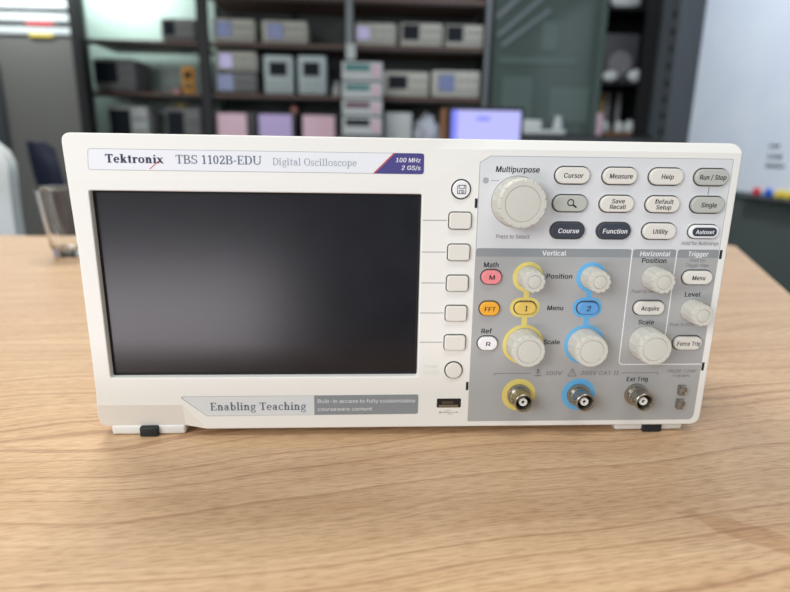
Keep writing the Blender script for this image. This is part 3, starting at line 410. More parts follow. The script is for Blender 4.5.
# ---- a small serif alphabet (cap height 100, x-height 68) drawn with thick stems, thin joins and slab serifs
def serif_glyph(ch, T, t):
    P = []
    def rc(x0, x1, z0, z1): P.append([(x0, z0), (x1, z0), (x1, z1), (x0, z1)])
    def ser(xc, z, hw=None, up=True):
        hw = hw or T/2+8; h = 7; rc(xc-hw, xc+hw, z if up else z-h, z+h if up else z)
    def stem(x, z0, z1): rc(x, x+T, z0, z1)
    def dg(x0, z0, x1, z1, wd):
        P.append([(x0-wd/2, z0), (x0+wd/2, z0), (x1+wd/2, z1), (x1-wd/2, z1)])
    def arc(cx, cz, rx, rz, a0, a1, tx, tz, n=20):
        Q = []
        for i in range(n+1):
            a = math.radians(a0+(a1-a0)*i/n)
            Q.append(((cx+rx*math.cos(a), cz+rz*math.sin(a)), (cx+(rx-tx)*math.cos(a), cz+(rz-tz)*math.sin(a))))
        for p, q in zip(Q, Q[1:]): P.append([p[0], q[0], q[1], p[1]])
    X = 68; s = 8
    if ch == ' ': return [], 30
    if ch == 'T':
        c = 40; stem(c-T/2, 0, 100); rc(2, 78, 100-t, 100); rc(2, 2+t, 74, 100); rc(78-t, 78, 74, 100); ser(c, 0, T/2+11); return P, 80
    if ch == 'E':
        stem(s, 0, 100); rc(0, 68, 100-t, 100); rc(0, 72, 0, t); rc(s+T, 50, 50-t/2, 50+t/2); rc(50-t, 50, 38, 62)
        rc(68-t, 68, 76, 100); rc(72-t, 72, 0, 26); return P, 76
    if ch == 'D':
        stem(s, 0, 100); rc(0, 40, 100-t, 100); rc(0, 40, 0, t); arc(38, 50, 44, 50, -90, 90, T+2, t); return P, 86
    if ch == 'U':
        stem(s, 30, 100); arc(46, 32, 38, 34, 180, 360, T*.8, t+2); rc(84-t*1.3, 84, 30, 100); ser(s+T/2, 100, up=False); ser(84-t/2, 100, 14, up=False); return P, 94
    if ch == 'B':
        stem(s, 0, 100); rc(0, 42, 100-t, 100); rc(0, 44, 0, t); rc(s, 42, 50-t/2, 50+t/2)
        arc(40, 75, 30, 27, -90, 90, T, t); arc(42, 26, 34, 27, -90, 90, T+1, t); return P, 80
    if ch == 'S':
        arc(33, 74, 29, 26, 40, 270, T*.8, t+2); arc(33, 27, 32, 27, -140, 90, T*.8, t+2); rc(56, 56+t, 74, 98); rc(2, 2+t, 2, 28); return P, 70
    if ch == 'O': arc(45, 50, 45, 52, 0, 360, T+1, t, 36); return P, 92
    if ch == '0': arc(30, 50, 29, 51, 0, 360, T, t, 32); return P, 64
    if ch == '1':
        stem(24, 0, 100); P.append([(24, 100), (24, 86), (8, 80), (8, 86)]); ser(24+T/2, 0, T/2+12); return P, 60
    if ch == '2':
        arc(30, 70, 28, 30, -10, 170, T, t+2); P.append([(58, 64), (40, 64), (2, 8), (16, 8)]); rc(2, 58, 0, T*.75); rc(58-t, 58, 0, 26); return P, 64
    if ch == '-': rc(3, 33, 32, 32+T*.6); return P, 38
    if ch == 'e':
        arc(31, 34, 30, 36, 5, 320, T*.85, t+1, 28); rc(12, 56, 32, 32+t); return P, 63
    if ch == 'o': arc(33, 34, 32, 36, 0, 360, T*.9, t, 30); return P, 68
    if ch == 'c': arc(32, 34, 31, 36, 35, 320, T*.9, t+1, 26); P.append(circle(48, 55, 8, 10)); return P, 60
    if ch == 'k':
        stem(s, 0, 104); ser(s+T/2, 0); rc(0, s+T, 97, 104); dg(s+T, 28, 52, X, t+2); dg(56, 0, 33, 46, T); ser(50, X, 12, False); ser(56, 0, 14); return P, 72
    if ch == 't': stem(10, 10, 88); rc(0, 38, X-t, X); arc(26, 12, 16, 14, 180, 330, T*.8, t); return P, 44
    if ch == 'r':
        stem(s, 0, X); ser(s+T/2, 0); rc(0, s+T, X-7, X); arc(38, 44, 20, 26, 60, 170, T*.7, t+2); P.append(circle(48, 58, 9, 10)); return P, 56
    if ch in 'nh':
        stem(s, 0, X if ch == 'n' else 104); ser(s+T/2, 0); z = X if ch == 'n' else 104; rc(0, s+T, z-7, z)
        arc(38, 42, 24, 28, 0, 160, T, t+2); rc(62-T, 62, 0, 44); ser(62-T/2, 0); return P, 74
    if ch == 'i': stem(s, 0, X); ser(s+T/2, 0); rc(0, s+T, X-7, X); P.append(circle(s+T/2, 90, 10, 12)); return P, 36
    if ch == 'l': stem(s, 0, 104); ser(s+T/2, 0); rc(0, s+T, 97, 104); return P, 36
    if ch == 'x':
        dg(14, X, 54, 0, T); dg(54, X, 12, 0, t+2); ser(14, X, 14, False); ser(55, X, 11, False); ser(12, 0, 11); ser(56, 0, 14); return P, 70
    if ch == 'a':
        rc(52-T, 52, 6, 46); arc(30, 46, 22, 24, 0, 150, T, t+1); arc(24, 19, 22, 20, 60, 300, T*.9, t); rc(24, 40, 34, 34+t); rc(24, 40, 0, t); arc(58, 8, 10, 9, 180, 320, 7, t); P.append(circle(13, 54, 8, 10)); return P, 66
    if ch in 'bp':
        z0, z1 = (0, 104) if ch == 'b' else (-34, X)
        stem(s, z0, z1); rc(0, s+T, z1-7, z1); arc(38, 34, 28, 36, -150, 150, T*.9, t+1, 26)
        if ch == 'p': ser(s+T/2, -34)
        return P, 72
    if ch == 'g':
        arc(30, 42, 25, 28, 0, 360, T*.8, t, 26); rc(44, 66, X-9, X-1); arc(31, -12, 29, 20, 0, 360, T*.5, t, 26); arc(22, 10, 14, 12, 100, 260, T*.6, t); return P, 66
    if ch == 's':
        arc(25, 50, 21, 20, 40, 270, T*.75, t+1); arc(25, 18, 23, 20, -140, 90, T*.75, t+1); rc(40, 40+t, 48, 66); rc(3, 3+t, 2, 22); return P, 54
    return [], 40

def add_serif(bm, txt, x, zbase, width, cap, y, T=17, t=7, gap=5):
    items = []; pen = 0
    for ch in txt:
        g, a = serif_glyph(ch, T, t); items.append((g, pen)); pen += a+gap
    pen -= gap; sx = width/pen; sz = cap/100.0
    for g, px in items:
        for poly in g:
            q = [(x+(px+a)*sx, zbase+b*sz) for a, b in poly]
            vs = [bm.verts.new((c*.001, y*.001, d*.001)) for c, d in q]
            try: bm.faces.new(vs)
            except ValueError: pass

def face_front(bm):
    bmesh.ops.recalc_face_normals(bm, faces=bm.faces)
    for f in bm.faces:
        if f.normal.y > 0: f.normal_flip()
    return bm

# ================================================================== SETTING
def struct(name, bm, m): return tag(link(name, bm, m), kind='structure')
FZ = -0.75
struct('floor', box(-2.6, 3.4, -2.6, 4.5, FZ-0.05, FZ), 'floor')
struct('ceiling', box(-2.6, 3.4, 0.2, 4.5, 1.95, 2.0), 'ceiling')
struct('wall_back', box(-0.88, 3.4, 4.05, 4.12, FZ, 1.95), 'wall_dark')
struct('wall_back_left', box(-2.6, -0.88, 4.05, 4.12, FZ, 1.95), 'wall_pale')  # pale backing wall stands in for the lit frosted window
struct('wall_left', box(-2.66, -2.6, -2.6, 4.5, FZ, 1.95), 'wall_dark')
# frosted glass partition on the far left, with clear stripes between bands of white film
struct('window_1', box(-2.55, -1.521, 3.30, 3.312, FZ, 1.90), 'frost')
z = 0.905
for i, (a, b) in enumerate(((0.752, 0.790), (0.818, 0.862), (0.886, 0.936), (0.955, 1.01), (1.03, 1.09))):
    struct('trim_%d' % (i+1), box(-2.55, -1.521, 3.294, 3.2995, a, b), 'film')
for i, (a, b) in enumerate(((0.740, 0.752), (0.790, 0.818), (0.862, 0.886), (0.936, 0.955))):
    struct('trim_%d' % (i+6), box(-2.55, -1.521, 3.296, 3.2995, a+.001, b-.001), 'frame')
for i, (x0, x1, z0, z1, m, l) in enumerate(((-1.77, -1.62, .801, .811, 'red', 'thin painted red tape on the upper visible dark stripe of the frosted partition'),
        (-1.76, -1.63, .7420, .7500, 'myel', 'thin painted yellow tape on the lowest dark stripe of the frosted partition'))):
    tag(link('reflection_strip', box(x0, x1, 3.290, 3.2935, z0-.004, z1+.004), m), l, 'reflection')  # reflections in the glass, painted as red and yellow strips
struct('trim_10', box(-1.520, -1.470, 3.26, 3.34, FZ, 1.95, .003), 'frame')        # black door post
struct('trim_11', box(-1.998, -1.945, 3.25, 3.29, FZ, 0.60, .003), 'postgrey')       # dark frame at the far left
# green glass partition right of the shelf
struct('window_2', box(0.93, 1.63, 3.62, 3.63, FZ, 1.95), 'gglass')
struct('trim_12', box(1.634, 1.652, 3.60, 3.65, FZ, 1.95, .002), 'gglass2')
struct('wall_right', box(1.965, 2.03, -1.0, 2.985, FZ, 1.95), 'wall_right')
struct('trim_13', box(1.815, 1.962, 2.965, 3.01, FZ, 1.95, .004), 'postgrey')

# ================================================================== TABLE
t = empty('table', (0, 0.2, FZ), 'light oak laminate table with visible grain, carrying the oscilloscope', 'table')
pts = [(-1.25, -0.135), (0.412, -0.135), (0.773, 0.655), (0.76, 0.685), (0.74, 0.692), (-1.25, 0.725)]
bm = bmesh.new()
top = [bm.verts.new((x, y, 0.0)) for x, y in pts]; f = bm.faces.new(top)
r = bmesh.ops.extrude_face_region(bm, geom=[f])
for v in [g for g in r['geom'] if isinstance(g, bmesh.types.BMVert)]: v.co.z = -0.025
bmesh.ops.recalc_face_normals(bm, faces=bm.faces)
es = [e for e in bm.edges if abs(e.verts[0].co.z-e.verts[1].co.z) < 1e-6]
bmesh.ops.bevel(bm, geom=es, offset=0.0015, segments=2, affect='EDGES')
link('tabletop', bm, 'wood', t, (0, -0.2, -FZ))
for x, y in ((-1.15, -0.05), (0.36, -0.05), (0.62, 0.6), (-1.15, 0.6)):
    link('leg', box(x-.025, x+.025, y-.025, y+.025, FZ, -0.0252, .003), 'steel', t, (0, -0.2, -FZ))

# ================================================================== OSCILLOSCOPE
OX, OY = 0.163, 0.06
scope = empty('oscilloscope', (OX, OY, 0), 'cream benchtop digital oscilloscope with dark switched-off screen on the oak table', 'oscilloscope')
ZS = 0.005                                   # the case stands 5 mm above the table on its feet
OFF = (-OX, -OY, ZS)
W_, H_ = 326.3, 151.8
def part(name, me, m, label=None, smooth=False, parent=None, **k):
    o = link(name, me, m, parent or scope, OFF if parent is None else None, smooth)
    if label: o['label'] = label
    return o

def setback(x, z):
    """how far (mm) the front face lies behind the main front plane"""
    if x < 170: zc = 130.6
    elif x < 198.6: zc = 130.6+(x-170)/28.6*16.4
    else: zc = 147.2
    if z > zc: return (0.9 if x < 170 else 0.9+2.1*min(1, (x-170)/28.6))*(z-zc)/(151.8-zc)
    if x < 43.6: zb = 14.3
    elif x < 55.7: zb = 14.3-(x-43.6)/12.1*14.0
    else: zb = 0.3
    if z < zb and zb > 0.5: return 4.2*(zb-z)/14.3
    return 0
def conform(me):
    bm = me
    own = not isinstance(me, bmesh.types.BMesh)
    if own: bm = bmesh.new(); bm.from_mesh(me)
    for (p, n) in (((0, 0, .1306), (0, 0, 1)), ((0.170, 0, .1306), Vector((-16.4, 0, 28.6)).normalized()), ((0, 0, .1472), (0, 0, 1)),
                   ((0.170, 0, 0), (1, 0, 0)), ((0.1986, 0, 0), (1, 0, 0)),
                   ((0, 0, .0143), (0, 0, 1)), ((0.0436, 0, .0143), Vector((14.0, 0, 12.1)).normalized()), ((0.0436, 0, 0), (1, 0, 0)), ((0.0557, 0, 0), (1, 0, 0))):
        bmesh.ops.bisect_plane(bm, geom=bm.verts[:]+bm.edges[:]+bm.faces[:], plane_co=p, plane_no=n, dist=1e-7)
    for v in bm.verts:
        if v.co.y < 0.0025: v.co.y += setback(v.co.x*1000, v.co.z*1000)*.001
    if own: bm.to_mesh(me); bm.free()
    return me

outer = round_poly([(-2.0, 0), (W_, 0.3), (W_, H_), (-2.0, H_), (-1.0, 130), (0, 95), (0, 20)], [4.5, 6, 5, 4.5, 4, 4, 4], 7)
scr = rrect((8.5+167.7)/2, (29.7+125.3)/2, 167.7-8.5, 125.3-29.7, 1.0)
usbl = rrect(185.2, 14.3, 13.0, 5.2, .4, 2)
me = plate([outer, scr], 0, 13, 0.7, 2)
bm = bmesh.new(); bm.from_mesh(me); bmesh.ops.remove_doubles(bm, verts=bm.verts, dist=1e-6); bm.to_mesh(me); bm.free()
conform(me)
part('front_bezel', me, 'bezel', 'cream front bezel with chamfered top and cut-in lower left corner')
part('rear_housing', box(.004, .322, .0131, .122, .003, .1475, .006, 3, .010), 'housing', smooth=True)
# screen
part('screen', box(.0088, .1674, .0037, .006, .0300, .1250), 'screen', 'dark switched-off LCD with faint smears')
bm = bmesh.new()
me = plate([rrect(88.1, 77.5, 159.0, 95.4, .8), rrect(88.1, 77.6, 156.6, 93.0, .6)], 3.55, 3.69)
part('screen_gasket', me, 'gasket')

# brand strip
lbl = round_poly([(9.2, 134.9), (168.3, 134.9), (168.3, 144.8), (9.9, 144.8)], 1.6)
lbl_in = round_poly([(9.5, 135.15), (168.05, 135.15), (168.05, 144.55), (10.2, 144.55)], 1.4)
brand = part('brand_strip', conform(plate([lbl], -.04, .3)), 'line', 'pale strip with maker name, model and bandwidth')
part('strip_face', conform(plate([lbl_in], -.10, .2)), 'label', parent=brand)
pur = round_poly([(144.4, 135.0), (168.25, 135.0), (168.25, 144.7), (154.3, 144.7)], [0, 1.4, 1.2, 0])
part('bandwidth_badge', conform(plate([pur], -.16, .2)), 'purple', parent=brand)
def lettering(build, m, parent, name='lettering', conf=False):
    bm = bmesh.new(); build(bm); face_front(bm)
    if conf: conform(bm)
    return part(name, bm, m, parent=parent)
lettering(lambda b: add_stroke(b, [(143.9, 135.0), (153.8, 144.7)], .55, -.2), 'print_red', brand, 'red_stripe', True)
lettering(lambda b: add_serif(b, 'Tektronix', 17.6, 138.4, 27.0, 3.9, -.2, 22, 10, 3), 'print_navy', brand, conf=True)
lettering(lambda b: add_stroke(b, [(37.9, 135.7), (39.9, 137.4), (42.2, 139.4)], .35, -.22), 'print_red', brand, 'red_slash', True)
lettering(lambda b: add_serif(b, 'TBS 1102B-EDU', 50.2, 138.4, 40.2, 4.0, -.2, 16, 7), 'print_slate', brand, conf=True)
lettering(lambda b: add_serif(b, 'Digital Oscilloscope', 95.8, 138.3, 40.0, 3.3, -.2, 11, 5.5, 8), 'print_slate2', brand, conf=True)
def bw(b):
    add_text(b, '100 MHz', 166.6, 141.5, 12.0, -.22, 2.0, 'R', .02, .3); add_text(b, '2 GS/s', 166.6, 137.9, 9.2, -.22, 2.0, 'R', .02, .3)
lettering(bw, 'print_w', brand, conf=True)

# lower strip
low = part('slogan_strip', plate([round_poly([(42.2, 19.0), (56.2, 7.6), (168.5, 8.1), (168.5, 19.3)], [1.0, 0, 1, 1])], -.04, .3), 'line', 'grey strip with a teaching slogan')
part('strip_face', plate([round_poly([(43.3, 18.7), (56.3, 7.9), (112.9, 8.0), (112.9, 19.0)], [.8, 0, 0, 0])], -.09, .2), 'label2', parent=low)
part('caption_box', plate([round_poly([(113.1, 7.9), (168.6, 8.1), (168.6, 19.4), (113.1, 19.2)], [0, 1.2, 1.2, 0])], -.10, .2), 'darklabel', parent=low)
lettering(lambda b: add_serif(b, 'Enabling Teaching', 58.3, 11.0, 50.4, 4.4, -.18, 18, 8), 'print_slate', low)
def cap(b):
    add_text(b, 'Built-in access to fully customizable', 114.9, 15.9, 52.0, -.18, 2.0, 'L', .004); add_text(b, 'courseware content', 114.9, 11.3, 28.9, -.18, 2.0, 'L', .004)
lettering(cap, 'print_w', low)

# control panel
xl, xr = 195.4, 322.3
pl = round_poly([(xl+.4, 3.4), (xr, 3.4), (xr-.1, 144.4), (200.6, 144.2), (xl, 141.0)], [.5, 3.5, 1, 1, 1])
cp = part('control_panel', plate([pl], -.04, .5), 'line', 'pale grey upper and mid grey lower control panel')
part('upper_overlay', plate([round_poly([(xl+.5, 98.0), (xr-.35, 98.0), (xr-.4, 144.1), (200.8, 143.9), (xl+.35, 140.8)], [0, 0, .8, .8, .8])], -.09, .3), 'panel_l', parent=cp)
part('lower_overlay', plate([round_poly([(xl+.6, 3.7), (xr-.3, 3.7), (xr-.3, 98.6), (xl+.5, 98.6)], [.5, 3.3, 0, 0])], -.10, .3), 'panel_d', parent=cp)
def hdrs(b):
    for x0, x1 in ((195.9, 275.7), (276.9, 299.4), (300.3, 322.0)):
        add_poly(b, round_poly([(x0, 94.6), (x1, 94.6), (x1, 98.9), (x0, 98.9)], [0, 0, 1.5, 1.5]), -.13)
lettering(hdrs, 'header', cp, 'header_bars')
def word(s, x, z, wd, c, sh, bo, m, name='lettering'):
    b = bmesh.new(); add_text(b, s, x, z, wd, -.18, c, 'C', bo, sh); face_front(b); return part(name, b, m, parent=cp)
for s_, x_, z_, wd_, sh_ in (('Vertical', 235.9, 96.6, 12.2, 0), ('Horizontal', 288.4, 96.6, 15.6, .25), ('Trigger', 311.3, 96.6, 10.6, .25)):
    word(s_, x_, z_, wd_, 2.5, sh_, .03, 'print_w')
def wl(b):
    for x in (276.3, 299.8): add_stroke(b, [(x, 99.0), (x, 38.2 if x < 290 else 36.2)], .55, -.15)
    add_ring(b, 278.5, 38.4, 2.47, .55, -.15, 180, 270, 8); add_stroke(b, [(278.4, 36.2), (321.8, 36.2)], .55, -.15)
lettering(wl, 'print_w', cp, 'dividing_lines')
def bl():
    T_ = lambda s, x, z, wd, c=2.5, sh=.12, bo=.03: word(s, x, z, wd, c, sh, bo, 'print_k')
    T_('Multipurpose', 214.3, 137.9, 21.5, 2.8, .2)
    T_('Math', 203.9, 90.4, 7.4, 2.6, .05); T_('Ref', 203.5, 55.1, 5.4, 2.6, .05)
    T_('Position', 239.6, 84.6, 13.4); T_('Menu', 238.9, 67.7, 8.4); T_('Scale', 238.6, 49.0, 8.6)
    T_('Position', 288.4, 93.1, 12.8); T_('Scale', 288.4, 60.0, 8.2); T_('Level', 311.4, 75.2, 8.2)
    T_('Ext Trig', 287.6, 27.7, 11.6, 2.4, .1)
bl()
def gl(b):
    T_ = lambda s, x, z, wd, c=1.9, sh=.1, bo=.01: word(s, x, z, wd, c, sh, bo, 'print_g')
    T_('Press to Select', 214.0, 104.9, 17.0, 2.1); T_('Hold for Autorange', 311.3, 102.2, 19.6, 1.9, .25)
    T_('Hold for', 311.4, 93.4, 8.2, 1.8, .15); T_('Trigger View', 311.5, 90.7, 12.4, 1.8, .15)
    T_('Push to Set', 284.7, 76.8, 12.4, 1.8, .1); T_('Push to 50%', 308.0, 58.7, 12.6, 1.8, .1)
    T_('PROBE COMP', 311.9, 32.2, 16.0, 1.9, .1); T_('~5V@1kHz', 311.2, 29.6, 10.6, 1.5, .1)
    T_('300V', 241.2, 31.3, 9.2, 2.3, .25, .03); T_('300V CAT II', 266.4, 31.3, 21.0, 2.3, .25, .03)
gl(None)
def person_sign(b):
    add_poly(b, circle(232.6, 33.0, .85, 14), -.18); add_stroke(b, [(232.6, 32.2), (232.6, 29.7)], .6, -.18); add_stroke(b, [(230.7, 29.9), (234.6, 29.9)], .6, -.185)
    add_stroke(b, [(231.2, 31.8), (234.1, 31.8)], .5, -.185)
def triangle_sign(b):
    add_stroke(b, [(249.0, 29.6), (253.6, 29.6), (251.3, 33.8), (249.0, 29.6)], .45, -.18); add_stroke(b, [(251.3, 32.5), (251.3, 30.9)], .45, -.18); add_rect(b, 251.05, 251.55, 30.15, 30.6, -.18)
lettering(person_sign, 'print_g', cp, 'person_sign'); lettering(triangle_sign, 'print_g', cp, 'warning_triangle')
for pts_ in ([(209.0, 30.0), (209.0, 31.3), (229.0, 31.3)], [(278.5, 31.3), (298.6, 31.3), (298.6, 30.0)], [(311.6, 130.6), (311.6, 126.6)]):
    lettering(lambda b: add_stroke(b, pts_, .35, -.18), 'print_g', cp, 'printed_line')
lettering(lambda b: (add_ring(b, 198.8, 132.4, 1.5, 1.5, -.17, 0, 360, 20), add_rect(b, 201.4, 205.2, 132.2, 132.6, -.17)), 'line', cp, 'indicator_mark')

# coloured channel markings
def chan(m, x, lab):
    loops = []
    o = part('channel_marking', plate([circle(x, 84.1, 7.9), circle(x, 84.1, 5.2)], -.16, .2), m, lab)
    part('channel_marking_pill', plate([rrect(x-.5, 67.9, 15.6, 10.6, 5.3, 10), rrect(x-.5, 67.9, 12.0, 7.4, 3.7, 10)], -.16, .2), m, parent=o)
    part('channel_marking_ring', plate([circle(x, 47.6, 10.9), circle(x, 47.6, 7.8)], -.16, .2), m, parent=o)
    part('channel_marking_bar', plate([[(x-1.6, 73.0), (x+1.2, 73.0), (x+1.2, 76.8), (x-1.6, 76.8)]], -.13, .2), m, parent=o)
    part('channel_marking_bar', plate([[(x-1.6, 57.6), (x+1.2, 57.6), (x+1.2, 62.9), (x-1.6, 62.9)]], -.13, .2), m, parent=o)
chan('yellow', 223.3, 'yellow loop linking the channel 1 knobs and button')
chan('blue', 256.3, 'blue loop linking the channel 2 knobs and button')

# knobs
def knob(x, z, R, L, n, label):
    R2 = R*.93; qi = .62 if R < 7 else .74
    prof = [(R*1.00, 0.1), (R*1.00, 1.0), (R*.985, 1.4), (R*.955, L-1.6), (R*.95, L-1.5), (R2, L-.35), (R2*.96, L), (R2*(qi+.02), L+.05), (R2*qi, L-.5), (R2*(qi-.04), L-.1), (R2*.35, L+.12), (0.02, L+.15)]
    seg = n*10
    def mod(a, j, r, d):
        k = (a/(2*PI)*n) % 1.0
        g = abs(k-.5) < (.11 if R < 7 else .07)
        if j in (4, 5, 6) and g: return .90 if R < 7 else .93
        if j == 3 and g: return .97
        if j == 2 and g: return .99
        return 1.0
    b = bmesh.new(); add_lathe(b, [(r*.001, d*.001) for r, d in prof], x*.001, 0, z*.001, '-Y', seg, mod)
    o = part('knob', b, 'knob', label, smooth=True)
    # raised grip bars along the skirt
    g = bmesh.new()
    for i in range(n):
        a = 2*PI*(i+.0)/n
        cx, cz = math.cos(a), math.sin(a)
        b4 = []
        for d, rr in ((1.6, R*.985), (L-1.9, R*.955)):
            for s in (-1, 1):
                for e in (-.3, .10): b4.append(g.verts.new(((x+(rr+e)*cx-s*cz*R*.10)*.001, -d*.001, (z+(rr+e)*cz+s*cx*R*.10)*.001)))
        for f in ((0, 1, 3, 2), (4, 6, 7, 5), (0, 4, 5, 1), (2, 3, 7, 6), (0, 2, 6, 4), (1, 5, 7, 3)): g.faces.new([b4[k] for k in f])
    bmesh.ops.recalc_face_normals(g, faces=g.faces)
    part('grip_ribs', g, 'knob', parent=o)
    sh = part('knob_base_shade', plate([circle(x, z, R*1.025)], -.2, .2), 'header', parent=o)  # grey disc paints a thin line of shade round the knob base
    return o
knob(214.7, 122.2, 12.4, 13.0, 14, 'large multipurpose knob')
knob(223.5, 84.0, 5.9, 11.5, 11, 'small position knob in yellow ring')
knob(256.6, 84.0, 5.9, 11.5, 11, 'small position knob in blue ring')
knob(223.5, 47.5, 9.0, 11.5, 14, 'scale knob in yellow ring')
knob(256.3, 47.5, 9.0, 11.5, 14, 'scale knob in blue ring')
knob(289.2, 84.0, 6.2, 11.5, 11, 'small horizontal position knob')
knob(289.4, 48.6, 9.2, 11.5, 14, 'large horizontal scale knob')
knob(312.0, 66.6, 5.9, 11.5, 11, 'small trigger level knob')

# buttons
def button(x, z, w_, h_, m, legend=None, lm='print_k', r=None, depth=2.1, lw=None, cap_=2.3, sh=.2, label=None, gap=.62, name='button'):
    r = r if r is not None else h_/2
    b = plate([rrect(x, z, w_-2*gap, h_-2*gap, max(r-gap, .3), 8)], -depth, .2, .55, 3)
    o = part(name, b, m, label, smooth=True)
    part('button_gap_shade', plate([rrect(x, z, w_, h_, r, 8)], -.17, .2), 'gap_shade', parent=o)  # dark plate paints the shaded gap round the button, no real hole
    if legend:
        def bb(q):
            rows = legend if isinstance(legend, list) else [legend]
            for i, s in enumerate(rows):
                wd = (lw[i] if isinstance(lw, list) else lw)
                zz = z+(0 if len(rows) == 1 else (1.45 if i == 0 else -1.35))
                add_text(q, s, x+.2, zz, wd, -depth-.05, cap_ if len(rows) == 1 else 2.15, 'C', .03, sh)
        lettering(bb, lm, o, 'legend')
    return o
C4 = (241.4, 265.1, 288.5, 311.6)
W1, H1 = 18.2, 9.1
button(C4[0], 135.4, W1, H1, 'btn', 'Cursor', lw=9.6, label='cream cursor button')
button(C4[1], 135.4, W1, H1, 'btn', 'Measure', lw=11.4, label='cream measure button')
button(C4[2], 135.4, W1, H1, 'btn', 'Help', lw=6.0, label='cream help button')
button(C4[3], 135.4, W1, H1, 'btn_g', 'Run / Stop', lw=13.4, label='grey run stop button')
zb = button(C4[0], 121.8, W1, H1, 'btn_g', label='grey zoom button with magnifier sign')
lettering(lambda b: (add_ring(b, C4[0]-.1, 122.3, 1.75, .5, -2.2), add_stroke(b, [(C4[0]+1.1, 121.2), (C4[0]+3.0, 119.9)], .8, -2.2)), 'print_k', zb, 'magnifier_sign')
button(C4[1], 121.8, W1, H1, 'btn', ['Save', 'Recall'], lw=[6.4, 8.0], label='cream save recall button')
button(C4[2], 121.8, W1, H1, 'btn', ['Default', 'Setup'], lw=[9.2, 7.6], label='cream default setup button')
button(C4[3], 121.8, W1, H1, 'btn_g', 'Single', lw=8.0, label='grey single button')
button(C4[0], 108.3, W1, H1, 'btn_dark', 'Course', 'print_w', lw=10.4, label='dark blue-grey course button')
button(C4[1], 108.3, W1, H1, 'btn_dark', 'Function', 'print_w', lw=12.4, label='dark blue-grey function button')
button(C4[2], 108.3, W1, H1, 'btn', 'Utility', lw=7.6, label='cream utility button')
ab = button(C4[3], 108.3, 16.4, 7.8, 'btn_w', label='white autoset button with dark centre', gap=.55)
part('button_centre', plate([rrect(C4[3], 108.3, 12.6, 4.4, 2.1, 8)], -2.35, -1.9, .1), 'btn_dark', parent=ab)
lettering(lambda b: add_text(b, 'Autoset', C4[3]+.1, 108.3, 9.6, -2.42, 2.0, 'C', .03, .25), 'print_w', ab, 'legend')
button(204.1, 84.2, 11.4, 8.4, 'btn_pink', 'M', lw=2.7, sh=.05, label='pink math button')
button(204.1, 67.5, 11.4, 8.4, 'btn_or', 'FFT', lw=5.6, sh=.05, label='orange FFT button')
button(204.1, 48.6, 11.4, 8.4, 'btn_w', 'R', lw=2.2, sh=.05, label='white reference button')
button(222.8, 67.9, 12.2, 7.6, 'btn_y', '1', lw=1.3, cap_=2.8, sh=.25, label='yellow channel 1 menu button')
button(255.8, 67.9, 12.2, 7.6, 'btn_b', '2', lw=2.1, cap_=2.8, sh=.25, label='blue channel 2 menu button')
button(288.4, 68.0, 17.2, 8.5, 'btn', 'Acquire', lw=9.6, label='cream acquire button')
button(312.0, 84.4, 16.6, 8.3, 'btn', 'Menu', lw=6.8, label='cream trigger menu button')
button(312.0, 48.6, 16.4, 8.5, 'btn', 'Force Trig', lw=12.6, label='cream force trigger button')
for i in range(5):
    z_ = 112.65-15.94*i
    o = button(186.9, z_, 11.8, 9.0, 'btn', r=2.0, gap=.5, depth=1.9, name='screen_side_button')
    part('guide_line', plate([[(168.4, z_-.25), (180.4, z_-.25), (180.4, z_+.25), (168.4, z_+.25)]], -.03, .2), 'line', parent=o)
sb = part('save_button', plate([circle(186.8, 128.0, 4.3)], -1.5, .2, .5, 3), 'btn_w', 'round white save button with floppy disk sign', smooth=True)
part('button_gap_shade', plate([circle(186.8, 128.0, 4.95)], -.17, .2), 'black', parent=sb)  # black disc painting the shaded gap behind the save button
def floppy(b):
    x, z_ = 186.9, 128.0
    add_stroke(b, [(x-2, z_-2), (x+2, z_-2), (x+2, z_+2), (x-1.6, z_+2), (x-2, z_+1.6), (x-2, z_-2)], .45, -1.56)
    add_stroke(b, [(x-1.1, z_+2), (x-1.1, z_+.4), (x+1.2, z_+.4), (x+1.2, z_+2)], .4, -1.56)
    add_stroke(b, [(x-1.1, z_-2), (x-1.1, z_-.5), (x+1.1, z_-.5), (x+1.1, z_-2)], .4, -1.56); add_rect(b, x-.1, x+.6, z_-1.8, z_-.9, -1.56)
lettering(floppy, 'print_g', sb, 'disk_sign')
pb = part('power_button', plate([circle(186.9, 33.4, 4.35)], -1.5, .2, .5, 3), 'btn', 'round cream power button', smooth=True)
part('button_gap_shade', plate([circle(186.9, 33.4, 4.95)], -.17, .2), 'black', parent=pb)  # gap shade of the power button, painted as a black disc
lettering(lambda b: (add_text(b, 'Power', 175.2, 35.5, 7.4, -.06, 2.0), add_text(b, 'On/Off', 175.2, 31.9, 8.2, -.06, 2.0)), 'housing', pb, 'embossed_legend')

# usb port
up = part('usb_port', plate([usbl], -.12, .2), 'black', 'black USB socket under the power button')
part('usb_tongue', plate([rrect(185.0, 12.7, 10.6, 1.1, .2, 2)], -.3, .2), 'metal', parent=up)
part('usb_contacts', plate([rrect(184.6, 14.6, 6.0, 1.6, .2, 2)], -.22, .2), 'metal_d', parent=up)
def usbs(b):
    add_stroke(b, [(180.6, 8.8), (189.6, 8.8)], .35, -.06); add_stroke(b, [(182.5, 8.8), (184.3, 10), (186.3, 10)], .3, -.06); add_stroke(b, [(184.4, 8.8), (186, 7.7), (187.6, 7.7)], .3, -.06)
    add_poly(b, [(189.6, 8.2), (190.7, 8.8), (189.6, 9.4)], -.06); add_poly(b, circle(180.6, 8.8, .6, 10), -.06)
lettering(usbs, 'line', up, 'usb_sign')
